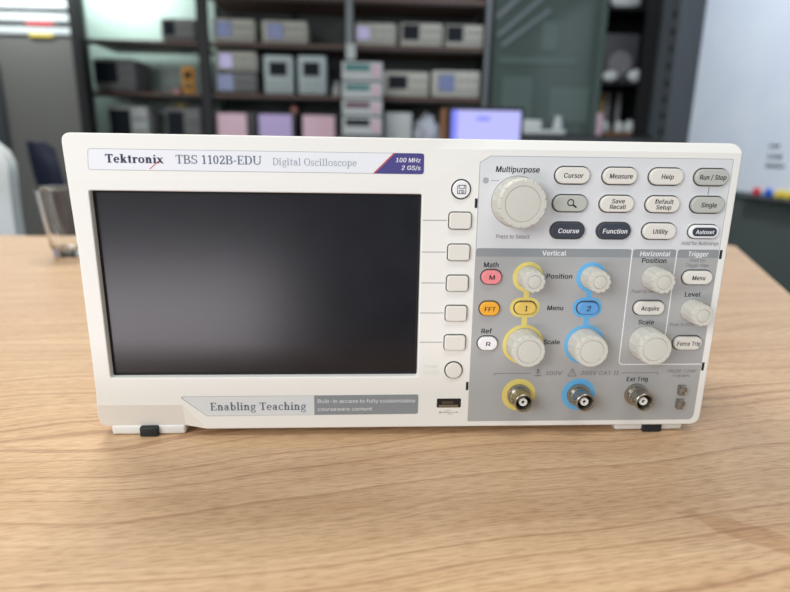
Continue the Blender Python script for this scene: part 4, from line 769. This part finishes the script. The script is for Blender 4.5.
# clip slots beside the panel
for x, z_ in ((194.6, 121.3), (194.7, 24.1), (323.2, 96.4), (323.2, 34.8)):
    part('clip_slot', plate([[(x-.65, z_-2.3), (x+.65, z_-2.3), (x+.65, z_+2.3), (x-.65, z_+2.3)]], -.15, .2), 'black')

# BNC sockets
def bnc(x, z, ring, label):
    b = bmesh.new(); L = 11.0
    prof = [(6.3, 0.1), (6.3, 1.2), (5.6, 1.4), (5.1, 1.5), (5.1, 3.4), (4.75, 3.6), (4.75, L-1.2), (4.95, L-1.0), (4.95, L-.2), (4.75, L), (4.2, L), (4.05, L-.25), (3.95, 4.0), (0.02, 4.0)]
    add_lathe(b, [(r*.001, d*.001) for r, d in prof], x*.001, 0, z*.001, '-Y', 48)
    o = part('bnc_socket', b, 'metal', label, smooth=True)
    b = bmesh.new()
    for s in (-1, 1):
        add_lathe(b, [(.0009, 0), (.0009, .0011)], (x+s*4.6)*.001, -.0085, z*.001, '-Y', 10)
        for v in b.verts[-20:]:
            pass
    bmesh.ops.recalc_face_normals(b, faces=b.faces)
    b2 = bmesh.new()
    for s in (-1, 1): add_box(b2, (x+s*5.3-.8)*.001, (x+s*5.3+.8)*.001, -.0088, -.0070, (z-.9)*.001, (z+.9)*.001, .0003, 2)
    b.free()
    part('bayonet_lugs', b2, 'metal', parent=o)
    b = bmesh.new(); add_lathe(b, [(r*.001, d*.001) for r, d in [(3.93, 4.0), (3.93, 5.0), (0.05, 5.0)]], x*.001, 0, z*.001, '-Y', 32)
    part('socket_cavity', b, 'black', parent=o)
    b = bmesh.new(); add_lathe(b, [(r*.001, d*.001) for r, d in [(2.2, 4.9), (2.2, L-1.6), (2.05, L-1.4), (1.05, L-1.4), (1.0, L-1.8), (1.0, L-2.5), (.05, L-2.5)]], x*.001, 0, z*.001, '-Y', 32)
    part('dielectric', b, 'dielectric', parent=o, smooth=True)
    b = bmesh.new(); add_lathe(b, [(.0009, .0045), (.0009, .0084+.0001), (.00005, .0084+.0001)], x*.001, 0, z*.001, '-Y', 16)
    part('centre_contact', b, 'metal_d', parent=o)
    if ring: part('ring_marking', plate([circle(x, z+.1, 9.2)], -.14, .2), ring, parent=o)
bnc(223.0, 18.8, 'yellow', 'metal BNC socket on yellow disc')
bnc(255.8, 18.8, 'blue', 'metal BNC socket on blue disc')
bnc(287.7, 18.8, None, 'metal BNC socket for external trigger')

# probe compensation lugs
for z_ in (21.6, 13.4):
    b = bmesh.new(); x = 311.3
    for (x0, x1, y0, y1, a, c) in ((x-.5, x+3.9, -.6, 0, z_-2.7, z_-2.1), (x-.5, x+3.9, -.6, 0, z_+2.1, z_+2.7), (x-.5, x+.1, -3.2, 0, z_-2.5, z_+2.5), (x+3.3, x+3.9, -2.2, 0, z_-1.1, z_+1.1),
                                   (x-.5, x+2.3, -3.2, -2.7, z_+1.9, z_+2.5), (x-.5, x+2.3, -3.2, -2.7, z_-2.5, z_-1.9), (x+1.7, x+2.3, -3.2, -2.4, z_-2.5, z_+2.5)):
        add_box(b, x0*.001, x1*.001, y0*.001, y1*.001, a*.001, c*.001, .0001, 1)
    bmesh.ops.recalc_face_normals(b, faces=b.faces)
    part('probe_terminal', b, 'metal', 'small metal loop terminal')

# feet
for (x0, x1, k0, k1) in ((4.2, 43, 19.6, 29.3), (280.2, 319.0, 295.4, 306.0)):
    f = part('foot', box(x0*.001, x1*.001, .0035, .024, -.0046, .0008, .0012, 3), 'foot', 'cream block foot under the front edge', smooth=True)
    part('rubber_pad', box(k0*.001, k1*.001, .0012, .016, -.0049, .0006, .0008, 3), 'rubber', parent=f, smooth=True)
for (x0, x1) in ((12, 40), (284, 312)):
    part('foot', box(x0*.001, x1*.001, .092, .108, -.0049, .0145, .0012, 3), 'rubber', smooth=True)

# ================================================================== TUMBLER
cup = empty('glass_tumbler', (-0.268, 0.52, 0), 'clear empty glass tumbler on the table left of the oscilloscope', 'glass')
prof = [(.0001, .0005), (.0185, .0), (.0215, .002), (.0225, .007), (.0250, .02), (.0335, .094), (.0330, .0955), (.0325, .094), (.0241, .022), (.0205, .0125), (.0001, .0110)]
dense = []          # extra rings keep the long walls straight
for (r0, d0), (r1, d1) in zip(prof, prof[1:]):
    n_ = max(1, int(abs(d1-d0)/.004))
    dense += [(r0+(r1-r0)*k/n_, d0+(d1-d0)*k/n_) for k in range(n_)]
dense.append(prof[-1])
b = bmesh.new(); add_lathe(b, [(r, d+.0002) for r, d in dense], 0, 0, 0, 'Z', 96)
if b.calc_volume(signed=True) < 0: bmesh.ops.reverse_faces(b, faces=b.faces)
link('tumbler_body', b, 'glass', cup, smooth=True)

# ================================================================== CHAIRS
def office_chair(loc, rz, m, label, w_, h_, z0, tilt, group=None):
    c = empty('office_chair', (loc[0], loc[1], FZ), label, 'chair'); c.rotation_euler = (0, 0, rz)
    b = bmesh.new()
    N_, K_ = 14, 14
    grid = []
    for side in (0, 1):
        g = []
        for i in range(N_+1):
            row = []
            for j in range(K_+1):
                u = -1+2*i/N_; v = j/K_
                # superellipse outline: rounded top corners, slightly narrower bottom
                hw = w_/2*(1-0.10*(1-v))*(1-max(0, (v-.72)/.28)**2.6*.42)
                y = .045*u*u*(-1)+(.035 if side else 0)+tilt*v+.02*math.sin(v*PI)
                zt = z0-FZ+h_*v-max(0, abs(u)-.45)**2*h_*.25*(v**3)
                row.append(b.verts.new((u*hw, y, zt)))
            g.append(row)
        grid.append(g)
    for s in (0, 1):
        for i in range(N_):
            for j in range(K_): b.faces.new((grid[s][i][j], grid[s][i+1][j], grid[s][i+1][j+1], grid[s][i][j+1]))
    for i in range(N_):
        b.faces.new((grid[0][i][0], grid[0][i+1][0], grid[1][i+1][0], grid[1][i][0])); b.faces.new((grid[0][i][K_], grid[0][i+1][K_], grid[1][i+1][K_], grid[1][i][K_]))
        b.faces.new((grid[0][0][i], grid[0][0][i+1], grid[1][0][i+1], grid[1][0][i])); b.faces.new((grid[0][N_][i], grid[0][N_][i+1], grid[1][N_][i+1], grid[1][N_][i]))
    bmesh.ops.recalc_face_normals(b, faces=b.faces)
    link('backrest', b, m, c, smooth=True)
    link('seat', box(-.24, .24, -.46, .02, .42, .49, .025, 3), m, c, smooth=True)
    link('back_support', box(-.03, .03, .0, .03, .44, z0-FZ+.08, .006), 'frame', c)
    b = bmesh.new(); add_lathe(b, [(.03, .07), (.03, .30), (.022, .30), (.022, .43)], 0, -.22, 0, 'Z', 20); link('gas_column', b, 'frame', c)
    for k in range(5):
        a = 2*PI*k/5; b = box(.02, .29, -.02, .02, .055, .085, .006)
        bmesh.ops.rotate(b, verts=b.verts, cent=(0, 0, 0), matrix=Matrix.Rotation(a, 3, 'Z')); bmesh.ops.translate(b, verts=b.verts, vec=(0, -.22, 0))
        lg = link('base_arm', b, 'frame', c)
        b = bmesh.new(); add_lathe(b, [(.027, -.012), (.027, .012)], 0, 0, .027, '-Y', 16); bmesh.ops.rotate(b, verts=b.verts, cent=(0, 0, 0), matrix=Matrix.Rotation(a, 3, 'Z'))
        bmesh.ops.translate(b, verts=b.verts, vec=(.28*math.cos(a), -.22+.28*math.sin(a), 0)); link('caster', b, 'rubber', lg)
    return c
office_chair((-0.865, 1.05), PI, 'chair_l', 'pale grey rounded chair back beyond the left edge of the table', .47, .415, -.20, .03)
office_chair((-0.955, 1.90), PI*2/3+.06, 'chair_d', 'dark navy reclined chair behind the glass tumbler', .20, .33, -.17, .075)

# ================================================================== SHELVING
sh = empty('shelving_unit', (-0.3, 3.8, FZ), 'black steel shelving with brown shelf boards holding test instruments', 'shelf')
SO = (0.3, -3.8, -FZ)
def sp(name, bm, m, label=None):
    o = link(name, bm, m, sh, SO)
    if label: o['label'] = label
for x0, x1, m in ((-1.610, -1.580, 'steel'), (-.905, -.838, 'frame'), (.010, .052, 'steel'), (.890, .915, 'steel'), (.916, .945, 'frame')):
    sp('upright', box(x0, x1, 3.575, 3.615, FZ, 1.6, .002), m)
for x0, x1 in ((-.89, -.85), (.015, .05), (.90, .935)):
    sp('rear_upright', box(x0, x1, 3.98, 4.01, FZ, 1.6, .002), 'frame')
sp('rear_upright', box(-.37, -.335, 3.98, 4.01, FZ, 1.6, .002), 'frame')
for x0, x1 in ((-1.578, -.908), (-.835, .007), (.055, .887)):
    for zt, th in (() if x0 > -1 else ((.172, .018), (.478, .018), (.782, .018), (-.15, .018), (-.48, .018))) or ((.172, .018), (.478, .018), (.782, .018), (1.062, .026), (-.15, .018), (-.48, .018)):
        sp('shelf_board', box(x0, x1, 3.60, 4.02, zt-th, zt, .002), 'shelf')
        sp('shelf_rail', box(x0, x1, 3.585, 3.599, zt-th-.014, zt-th, .001), 'frame')

def instrument(name, x0, x1, z0, z1, depth, body, scrn, sfrac, label, cat='oscilloscope', group=None, handle=False, knobs=True, Y=3.61, pane=(.12, .85), extra=None):
    w_, h_ = x1-x0, z1-z0
    o = empty(name, ((x0+x1)/2, Y+depth/2, z0), label, cat, group)
    off = (-(x0+x1)/2, -(Y+depth/2), -z0)
    P = lambda n, bm, m, sm=False: link(n, bm, m, o, off, sm)
    P('case', box(x0, x1, Y, Y+depth, z0+.008, z1, min(.010, h_*.08), 2), body, True)
    for fx in (x0+.02, x1-.045): P('foot', box(fx, fx+.025, Y+.01, Y+depth-.02, z0, z0+.009), 'rubber')
    if scrn:
        a, b_ = sfrac
        sx0, sx1 = x0+w_*a, x0+w_*b_; sz0, sz1 = z0+h_*pane[0], z0+h_*pane[1]
        P('bezel', box(sx0-.006, sx1+.006, Y-.004, Y-.0005, sz0-.006, sz1+.006, .001), 'keys' if body != 'inst_dark' else 'frame')
        P('screen', box(sx0, sx1, Y-.006, Y-.0042, sz0, sz1), scrn)
        kx0, kx1 = (sx1+.014, x1-.010) if b_ < .75 else (None, None)
        if knobs and kx0 and kx1-kx0 > .03:
            for i in range(3):
                for j in range(2):
                    kx = kx0+(i+.5)*(kx1-kx0)/3; kz = z0+h_*(.30+.36*j)
                    b = bmesh.new(); rr = min(.010, (kx1-kx0)/7); add_lathe(b, [(rr, 0), (rr*.9, .012), (rr*.1, .013)], kx, Y-.0003, kz, '-Y', 14); P('knob', b, 'keys', True)
    if handle:
        P('handle', box(x0+w_*.25, x0+w_*.72, Y+.01, Y+.035, z1+.004, z1+.018, .005), 'frame')
        for hx in (x0+w_*.25, x0+w_*.72-.012): P('handle_post', box(hx, hx+.012, Y+.012, Y+.033, z1-.002, z1+.006), 'frame')
    if extra: extra(P)
    return o
G1 = 'instruments on the upper shelf'; G2 = 'instruments on the middle shelf'; G3 = 'instruments behind the top of the oscilloscope'
ZT1, ZT2, ZT3 = .782, .478, .172
I = instrument
I('bench_oscilloscope', -1.134, -.925, ZT1, .914, .22, 'inst_g', 'scr_dark', (.08, .42), 'small grey instrument with dark screen, on upper shelf left of the black upright', group=G1, pane=(.25, .88))
I('bench_oscilloscope', -.818, -.560, ZT1, .920, .24, 'inst', 'scr_blue', (.10, .45), 'beige instrument with grey screen, leftmost in the upper middle bay', group=G1, handle=True, pane=(.25, .86))
I('bench_oscilloscope', -.512, -.235, ZT1, .917, .24, 'inst', 'scr_blue', (.12, .46), 'beige instrument with blue-grey screen, right one in the upper middle bay', group=G1, handle=True, pane=(.22, .84))
I('bench_oscilloscope', .066, .324, ZT1, .918, .24, 'inst', 'scr_lilac', (.06, .36), 'beige instrument with pale lilac screen, leftmost in the upper right bay', group=G1, handle=True, pane=(.28, .82))
I('bench_oscilloscope', .352, .618, ZT1, .925, .24, 'inst', 'scr_dark', (.06, .44), 'beige instrument with wide black screen, middle of the upper right bay', group=G1, pane=(.30, .90))
I('bench_oscilloscope', .636, .880, ZT1, .922, .24, 'inst', 'scr_dark', (.05, .46), 'beige instrument with black screen at the right end of the upper shelf', group=G1, pane=(.28, .90))
I('spectrum_analyzer', -1.565, -1.315, ZT2, .675, .30, 'inst_g', 'scr_dark', (.02, .58), 'dark grey instrument with black screen on the middle shelf at far left', 'instrument', G2, pane=(.26, .90))
o = empty('multimeter', (-1.0, 3.66, ZT2), 'yellow-orange handheld multimeter standing on the middle shelf', 'multimeter')
MO = (1.0, -3.66, -ZT2)
link('case', box(-1.038, -.958, 3.64, 3.68, ZT2, .640, .012, 3), 'orange', o, MO, True)
link('display', box(-1.018, -.978, 3.636, 3.6395, .565, .615, .001), 'scr_dark', o, MO)
b = bmesh.new(); add_lathe(b, [(.021, 0), (.018, .008), (.003, .009)], -.998, 3.6395, .525, '-Y', 24); link('dial', b, 'inst_dark', o, MO, True)
tag(link('small_box', box(-1.135, -1.055, 3.66, 3.74, ZT2, .528, .003), 'inst_g'), 'low grey-brown box beside the yellow multimeter', 'box')
tag(link('lower_box', box(-1.10, -1.055, 3.645, 3.6595, ZT2, .500, .002), 'salmon'), 'small reddish strip box in front of the grey-brown box', 'box')
I('bench_oscilloscope', -.812, -.556, .607, .735, .24, 'inst', 'scr_lilac', (.10, .42), 'beige instrument with lilac screen, on top of another in the middle bay', group=G2, pane=(.20, .86))
I('bench_oscilloscope', -.820, -.560, ZT2, .606, .24, 'inst_g', 'scr_blue', (.06, .44), 'grey instrument with blue screen, underneath the beige one with lilac screen', group=G2, pane=(.18, .90))
def meter_keys(x0, x1):
    def f(P):
        for i in range(4):
            for j in range(3):
                kx = x0+.03+i*(x1-x0-.06)/3.3; kz = ZT2+.03+j*.026
                P('key', box(kx-.007, kx+.007, 3.604, 3.6098, kz-.006, kz+.006, .001), 'keys')
    return f
I('power_supply', -.510, -.330, ZT2, .715, .24, 'inst_b', 'scr_dark', (.20, .78), 'tall pale bench supply with small dark display, left one of the pair', 'instrument', G2, pane=(.50, .82), extra=meter_keys(-.51, -.33))
I('power_supply', -.296, -.120, ZT2, .718, .24, 'inst_b', 'scr_dark', (.20, .76), 'tall pale bench supply with small dark display, right one of the pair', 'instrument', G2, pane=(.50, .82), extra=meter_keys(-.296, -.12))
o = empty('bottle', (-.054, 3.65, ZT2), 'small off-white bottle on the middle shelf beside the tall supplies', 'bottle')
b = bmesh.new(); add_lathe(b, [(.025, 0), (.027, .003), (.027, .055), (.012, .068), (.012, .074)], 0, 0, 0, 'Z', 24); link('bottle_body', b, 'inst_w', o, smooth=True)
b = bmesh.new(); add_lathe(b, [(.014, .0742), (.014, .090), (.001, .0905)], 0, 0, 0, 'Z', 20); link('cap', b, 'white', o)
I('signal_generator', .245, .540, ZT2, .636, .24, 'inst', 'scr_dark', (.12, .52), 'beige instrument with long dark display in the middle right bay', 'instrument', G2, pane=(.34, .82))
I('bench_oscilloscope', .561, .872, ZT2, .648, .26, 'inst', 'scr_blue', (.14, .46), 'beige instrument with slate screen at the right end of the middle shelf', group=G2, pane=(.26, .84))
# tower of four stacked units in front of the shelf, on a stand
st = empty('equipment_stand', (.115, 3.45, FZ), 'grey stand carrying a tower of stacked bench units', 'stand')
for x in (-.01, .225):
    for y in (3.32, 3.55): link('leg', box(x-.012, x+.012, y-.012, y+.012, FZ, .205, .002), 'steel', st, (-.115, -3.45, -FZ))
link('stand_top', box(-.03, .245, 3.30, 3.57, .2052, .222, .002), 'steel', st, (-.115, -3.45, -FZ))
sc_ = (3.31+.282)/(3.61+.282)
def tx(x): return .1405+(x-.1405)*sc_
def tz(z): return .1515+(z-.1515)*sc_
def stripe(z0, z1, m, x0, x1, Y):
    def f(P): P('display_strip', box(x0+.02, x1-.075, Y-.004, Y-.0005, z0+(z1-z0)*.55, z1-.012, .001), m); P('keypad', box(x1-.062, x1-.014, Y-.004, Y-.0005, z0+.025, z1-.015, .001), 'pinkp')
    return f
X0, X1 = tx(-.02), tx(.242)
zz = [.2222, tz(.352), tz(.457), tz(.566), tz(.690)]
for i, (m, l) in enumerate((('scr_dark', 'white bench unit with black display at the bottom of the tower'), ('maroon', 'white bench unit with maroon display, second from the bottom of the tower'),
                            ('teal', 'white bench unit with teal display, second from the top of the tower'), ('teal', 'white bench unit with teal display on top of the tower'))):
    I('bench_multimeter', X0, X1, zz[i]+(.0005 if i else .0), zz[i+1], .22, 'inst_w', None, None, l, 'instrument', 'stacked bench units', Y=3.32, extra=stripe(zz[i], zz[i+1], m, X0, X1, 3.32))
# lower shelf
I('bench_oscilloscope', -1.500, -1.262, ZT3, .392, .22, 'inst_w', 'scr_dark', (.02, .55), 'pale instrument with black screen low on the shelf at far left', group=G3, pane=(.16, .90))
I('bench_oscilloscope', -1.151, -.925, ZT3, .388, .22, 'inst_g', 'scr_dark', (.06, .52), 'grey instrument with dark screen low on the shelf beside the black upright', group=G3, pane=(.16, .90))
tag(link('cable_bundle', (lambda b: (add_lathe(b, [(.05, 0), (.056, .012), (.05, .03), (.03, .034), (.028, .02)], -1.07, 3.70, .3885, 'Z', 24), b)[1])(bmesh.new()), 'gold'), 'yellowish coil lying on the low grey instrument', 'cable')
I('bench_oscilloscope', -.860+.035, -.575, ZT3, .372, .22, 'inst_dark', 'scr_pink', (.02, .76), 'dark instrument with glowing pink screen behind the oscilloscope', group=G3, pane=(.16, .94), knobs=False)
I('bench_oscilloscope', -.575+.015, -.320, ZT3, .370, .22, 'inst_dark', 'scr_violet', (.02, .90), 'dark instrument with glowing violet screen behind the oscilloscope', group=G3, pane=(.16, .94), knobs=False)
I('bench_oscilloscope', -.278, -.040, ZT3, .368, .22, 'inst_dark', 'scr_pink', (.02, .88), 'dark instrument with glowing pink-violet screen, beside the tower of units', group=G3, pane=(.16, .94), knobs=False)
tag(link('red_cap', (lambda b: (add_lathe(b, [(.026, 0), (.026, .03), (.018, .048), (.002, .05)], -.338, 3.70, .3704, 'Z', 20), b)[1])(bmesh.new()), 'salmon', smooth=True), 'small salmon red pot standing on the violet-screen instrument', 'pot')
I('signal_generator', .262, .437, ZT3, .385, .22, 'inst_w', None, None, 'low white instrument between the tower and the crumpled bag', 'instrument', G3)
# crumpled bag
b = bmesh.new(); bmesh.ops.create_icosphere(b, subdivisions=4, radius=1.0)
from mathutils import noise
for v in b.verts:
    n = v.co.normalized(); k = 1+.28*noise.noise(n*2.1)+.13*noise.noise(n*5)
    v.co = Vector((n.x*.070*k*(1.15-.35*n.z), n.y*.08*k, max(n.z*.108*k, -.106)))
tag(link('plastic_bag', b, 'cloth', None, (.545, 3.72, ZT3+.107), True), 'crumpled white bag on the lower shelf left of the monitor', 'bag')
# hanging tag
o = empty('hanging_tag', (.040, 3.56, .696), 'white card tag hanging from the grey shelf upright', 'tag')
link('card', box(-.030, .030, -.002, .002, 0, .088, .001), 'inst_w', o); link('string', box(-.001, .001, -.001, .0145, .086, .106), 'white', o)

# ================================================================== SECOND DESK WITH MONITOR
dk = empty('desk', (.35, 2.45, FZ), 'pale desk behind the oscilloscope, carrying the lilac monitor', 'desk')
DO = (-.35, -2.45, -FZ)
link('desktop', box(-.35, 1.05, 2.2, 2.75, -.06, -.035, .002), 'white', dk, DO)
for x in (-.3, 1.0):
    for y in (2.24, 2.7): link('leg', box(x-.02, x+.02, y-.02, y+.02, FZ, -.0602), 'steel', dk, DO)
mn = empty('monitor', (.674, 2.42, -.035), 'monitor with lit lilac-blue picture on the desk right of the tower of units', 'monitor')
MO = (-.674, -2.42, .035)
link('housing', box(.505, .858, 2.405, 2.435, .085, .345, .005), 'frame', mn, MO)
link('picture', box(.524, .842, 2.4025, 2.4045, .100, .328), 'monitor', mn, MO)
link('picture_window', box(.524, .552, 2.4005, 2.4023, .100, .328), 'monitor_b', mn, MO)
link('picture_window', box(.640, .700, 2.4005, 2.4023, .285, .300), 'monitor_b', mn, MO)
link('stand_neck', box(.65, .70, 2.436, 2.46, -.02, .2), 'frame', mn, MO); link('stand_base', box(.57, .78, 2.34, 2.52, -.035, -.0202, .003), 'frame', mn, MO)
o = link('folder', box(.482, .502, 2.41, 2.50, -.035, .335, .002), 'brown'); tag(o, 'narrow brown folder standing against the left edge of the monitor', 'folder')

# ================================================================== GLASS PARTITION FURNITURE, RACK, CABINET
sb_ = empty('sideboard', (1.3, 3.4, FZ), 'low black sideboard in front of the green glass partition', 'cabinet')
BO = (-1.3, -3.4, -FZ)
link('carcass', box(.975, 1.86, 3.2, 3.55, FZ, .252, .004), 'frame', sb_, BO)
for i in range(3): link('door', box(.98+i*.294, 1.268+i*.294, 3.185, 3.1995, FZ+.05, .235, .002), 'inst_dark', sb_, BO)
o = empty('desk_tray', (1.225, 3.35, .2525), 'white tray on the black sideboard right of the monitor', 'tray')
link('tray_base', box(-.15, .125, -.08, .10, 0, .028, .008, 3), 'inst_w', o, None, True); link('tray_block', box(-.145, -.02, -.06, .06, .0282, .085, .008, 3), 'inst_w', o, None, True)
o = empty('white_jar', (1.338, 3.40, .281), 'small white jar standing at the right end of the tray', 'jar')
b = bmesh.new(); add_lathe(b, [(.028, 0), (.030, .005), (.030, .045), (.018, .055), (.018, .07)], 0, 0, 0, 'Z', 20); link('jar_body', b, 'inst_w', o, None, True)
b = bmesh.new(); add_lathe(b, [(.021, .0702), (.021, .085), (.002, .088)], 0, 0, 0, 'Z', 20); link('lid', b, 'white', o)
# faint shelving behind the glass partition is imitated by flat paler panels added on the glass
for x0, x1, z0, z1 in ((1.02, 1.22, .30, .62), (1.26, 1.36, .78, .95), (1.34, 1.60, .34, .56), (.99, 1.50, .70, .735)):
    tag(link('shelving_stand_in', box(x0, x1, 3.612, 3.6195, z0, z1, .001), 'gglass2'), {1.02: 'tall grey-green shelving stand-in on the green glass beside the shelving', 1.26: 'small pale shelving stand-in high on the green glass', 1.34: 'wide shelving stand-in low on the green glass near the cabinet', .99: 'long thin shelving stand-in across the green glass'}[x0], 'stand-in panel')
for k, (x0, z0, x1, z1) in enumerate(((.97, .86, 1.28, 1.12), (1.00, .80, 1.30, 1.02), (.96, .97, 1.18, 1.16))):  # slanted streaks on the glass, built as thin grey bars
    b = bmesh.new(); d = Vector((x1-x0, 0, z1-z0)).normalized(); n = Vector((-d.z, 0, d.x))*.011
    vs = []
    for y in (3.604, 3.611):
        for P in (Vector((x0, y, z0))-n, Vector((x1, y, z1))-n, Vector((x1, y, z1))+n, Vector((x0, y, z0))+n): vs.append(b.verts.new(P))
    for f in ((0, 1, 2, 3), (7, 6, 5, 4), (0, 4, 5, 1), (1, 5, 6, 2), (2, 6, 7, 3), (3, 7, 4, 0)): b.faces.new([vs[i] for i in f])
    tag(link('diagonal_streak', b, 'steel'), ('middle and longest of three slanted grey streaks across the green glass', 'lowest of three slanted grey streaks across the green glass', 'highest of three slanted grey streaks across the green glass')[k], 'rod', 'slanted streaks on the green glass')
# display cabinet
cb = empty('display_cabinet', (1.80, 3.75, FZ), 'black open display cabinet with dark equipment between glass partition and rack', 'cabinet')
CO = (-1.80, -3.75, -FZ)
link('back_panel', box(1.66, 2.0, 3.97, 3.99, FZ, 1.3), 'frame', cb, CO)
link('side_panel', box(1.655, 1.668, 3.60, 3.97, FZ, 1.3), 'gglass2', cb, CO); link('side_panel', box(1.985, 2.0, 3.60, 3.97, FZ, 1.3), 'frame', cb, CO)
for zt in (.262, .60, 1.05): link('cabinet_shelf', box(1.669, 1.984, 3.60, 3.969, zt-.018, zt), 'frame', cb, CO)
link('wooden_rail', box(1.669, 1.984, 3.585, 3.599, .255, .285, .002), 'brown', cb, CO)
o = empty('loudspeaker', (1.80, 3.75, .6002), 'large black boxy speaker on the upper shelf of the display cabinet', 'speaker')
link('speaker_body', box(-.115, .115, -.11, .1, 0, .30, .012, 3), 'inst_dark', o, None, True)
b = bmesh.new(); add_lathe(b, [(.075, 0), (.06, .004), (.05, -.004), (.002, -.012)], 0, -.1102, .12, '-Y', 28); link('cone', b, 'inst_g', o, None, True)
for i, (x, z0, rx, rz, y) in enumerate(((1.735, .6002, .052, .035, 3.615), (1.90, .6002, .055, .040, 3.615), (1.725, .2622, .050, .050, 3.64), (1.835, .2622, .030, .048, 3.64), (1.905, .2622, .036, .050, 3.64), (1.80, 1.0502, .10, .045, 3.66))):
    b = bmesh.new(); bmesh.ops.create_uvsphere(b, u_segments=24, v_segments=14, radius=1)
    for v in b.verts:
        k = 1+.12*noise.noise(v.co*2+Vector((i*3, 0, 0))); v.co = Vector((v.co.x*rx*k, v.co.y*.03, rz+max(-rz*.97, v.co.z*rz*k)))
    lab = ('white lumpy ornament left of the speaker foot', 'white lumpy ornament right of the speaker foot', 'pale rounded pot, left of three low in the display cabinet', 'narrow pale pot, middle of three low in the display cabinet',
           'pale rounded pot, right of three low in the display cabinet', 'wide pale bundle on the top shelf of the display cabinet')[i]
    tag(link('pale_pot' if 1 < i < 5 else 'pale_ornament', b, 'inst_w', None, (x, y, z0), True), lab, 'pot' if 1 < i < 5 else 'ornament', 'pale objects in the display cabinet')
for i, (x, m) in enumerate(((1.76, 'gold'), (1.80, 'inst_g'), (1.875, 'inst_g'))):
    b = bmesh.new(); add_lathe(b, [(.018, 0), (.018, .24), (.012, .26), (.012, .29), (.001, .292)], 0, 0, 0, 'Z', 16)
    tag(link('tube', b, m, None, (x, 3.78, .2622), True), ('brass coloured tube, leftmost of three upright tubes in the display cabinet', 'dark grey tube just right of the brass coloured tube', 'dark grey tube standing alone at the right of the cabinet')[i], 'tube', 'upright tubes in the display cabinet')
tag(link('pink_box', box(1.640, 1.672, 3.52, 3.548, .2525, .40, .004), 'pinkp'), 'narrow pink packet on the sideboard beside the display cabinet', 'box')
# rack
rk = empty('equipment_rack', (2.02, 3.35, FZ), 'dark slotted equipment rack beside the whiteboard', 'rack')
RO = (-2.02, -3.35, -FZ)
for x in (1.885, 2.13):
    link('rack_post', box(x, x+.05, 3.28, 3.33, FZ, 1.35, .003), 'postgrey', rk, RO)
link('rack_back', box(1.885, 2.18, 3.52, 3.54, FZ, 1.35), 'frame', rk, RO)
for i in range(9): link('rack_panel', box(1.938, 2.128, 3.29, 3.31, .20+i*.095, .262+i*.095, .003), 'postgrey' if i % 3 else 'inst_dark', rk, RO)

# ================================================================== WHITEBOARD
wb = empty('whiteboard', (1.955, 2.0, -.035), 'large white wall board with faint pink line and marker scribbles at right', 'whiteboard')
WO = (-1.955, -2.0, .035)
link('board_surface', box(1.948, 1.964, 1.10, 2.962, -.020, 1.35, .001), 'board', wb, WO)
link('board_frame', box(1.943, 1.964, 1.10, 2.962, -.034, -.0205, .002), 'steel', wb, WO)
link('pen_tray', box(1.905, 1.9425, 1.4, 2.40, -.038, -.034, .001), 'steel', wb, WO)
for (zc, ln) in ((.190, .08), (.145, .10), (.105, .12)):
    y = 2.28; b = bmesh.new()
    for k in range(int(ln/.022)):
        h = random.uniform(.008, .018); add_box(b, 1.9465, 1.9478, y-.016, y, zc-h/2, zc+h/2); add_box(b, 1.9465, 1.9478, y-.012, y-.009, zc-.012, zc+.012); y -= .024
    link('handwriting_line', b, 'ink', wb, WO)
for i, (y, m, l) in enumerate(((2.298, 'red', 'round red magnet at the lower edge of the whiteboard'), (2.218, 'mblue', 'round blue magnet between the red and yellow ones'), (2.150, 'myel', 'round yellow magnet right of the blue one'), (2.100, 'myel', 'second yellow magnet, right of the first'))):
    b = bmesh.new(); add_lathe(b, [(.017, 0), (.019, .004), (.019, .012), (.015, .018), (.001, .019)], 1.9425, y, -.012, '-X', 24)
    tag(link('magnet', b, m, None, None, True), l, 'magnet', 'magnets on the whiteboard edge')
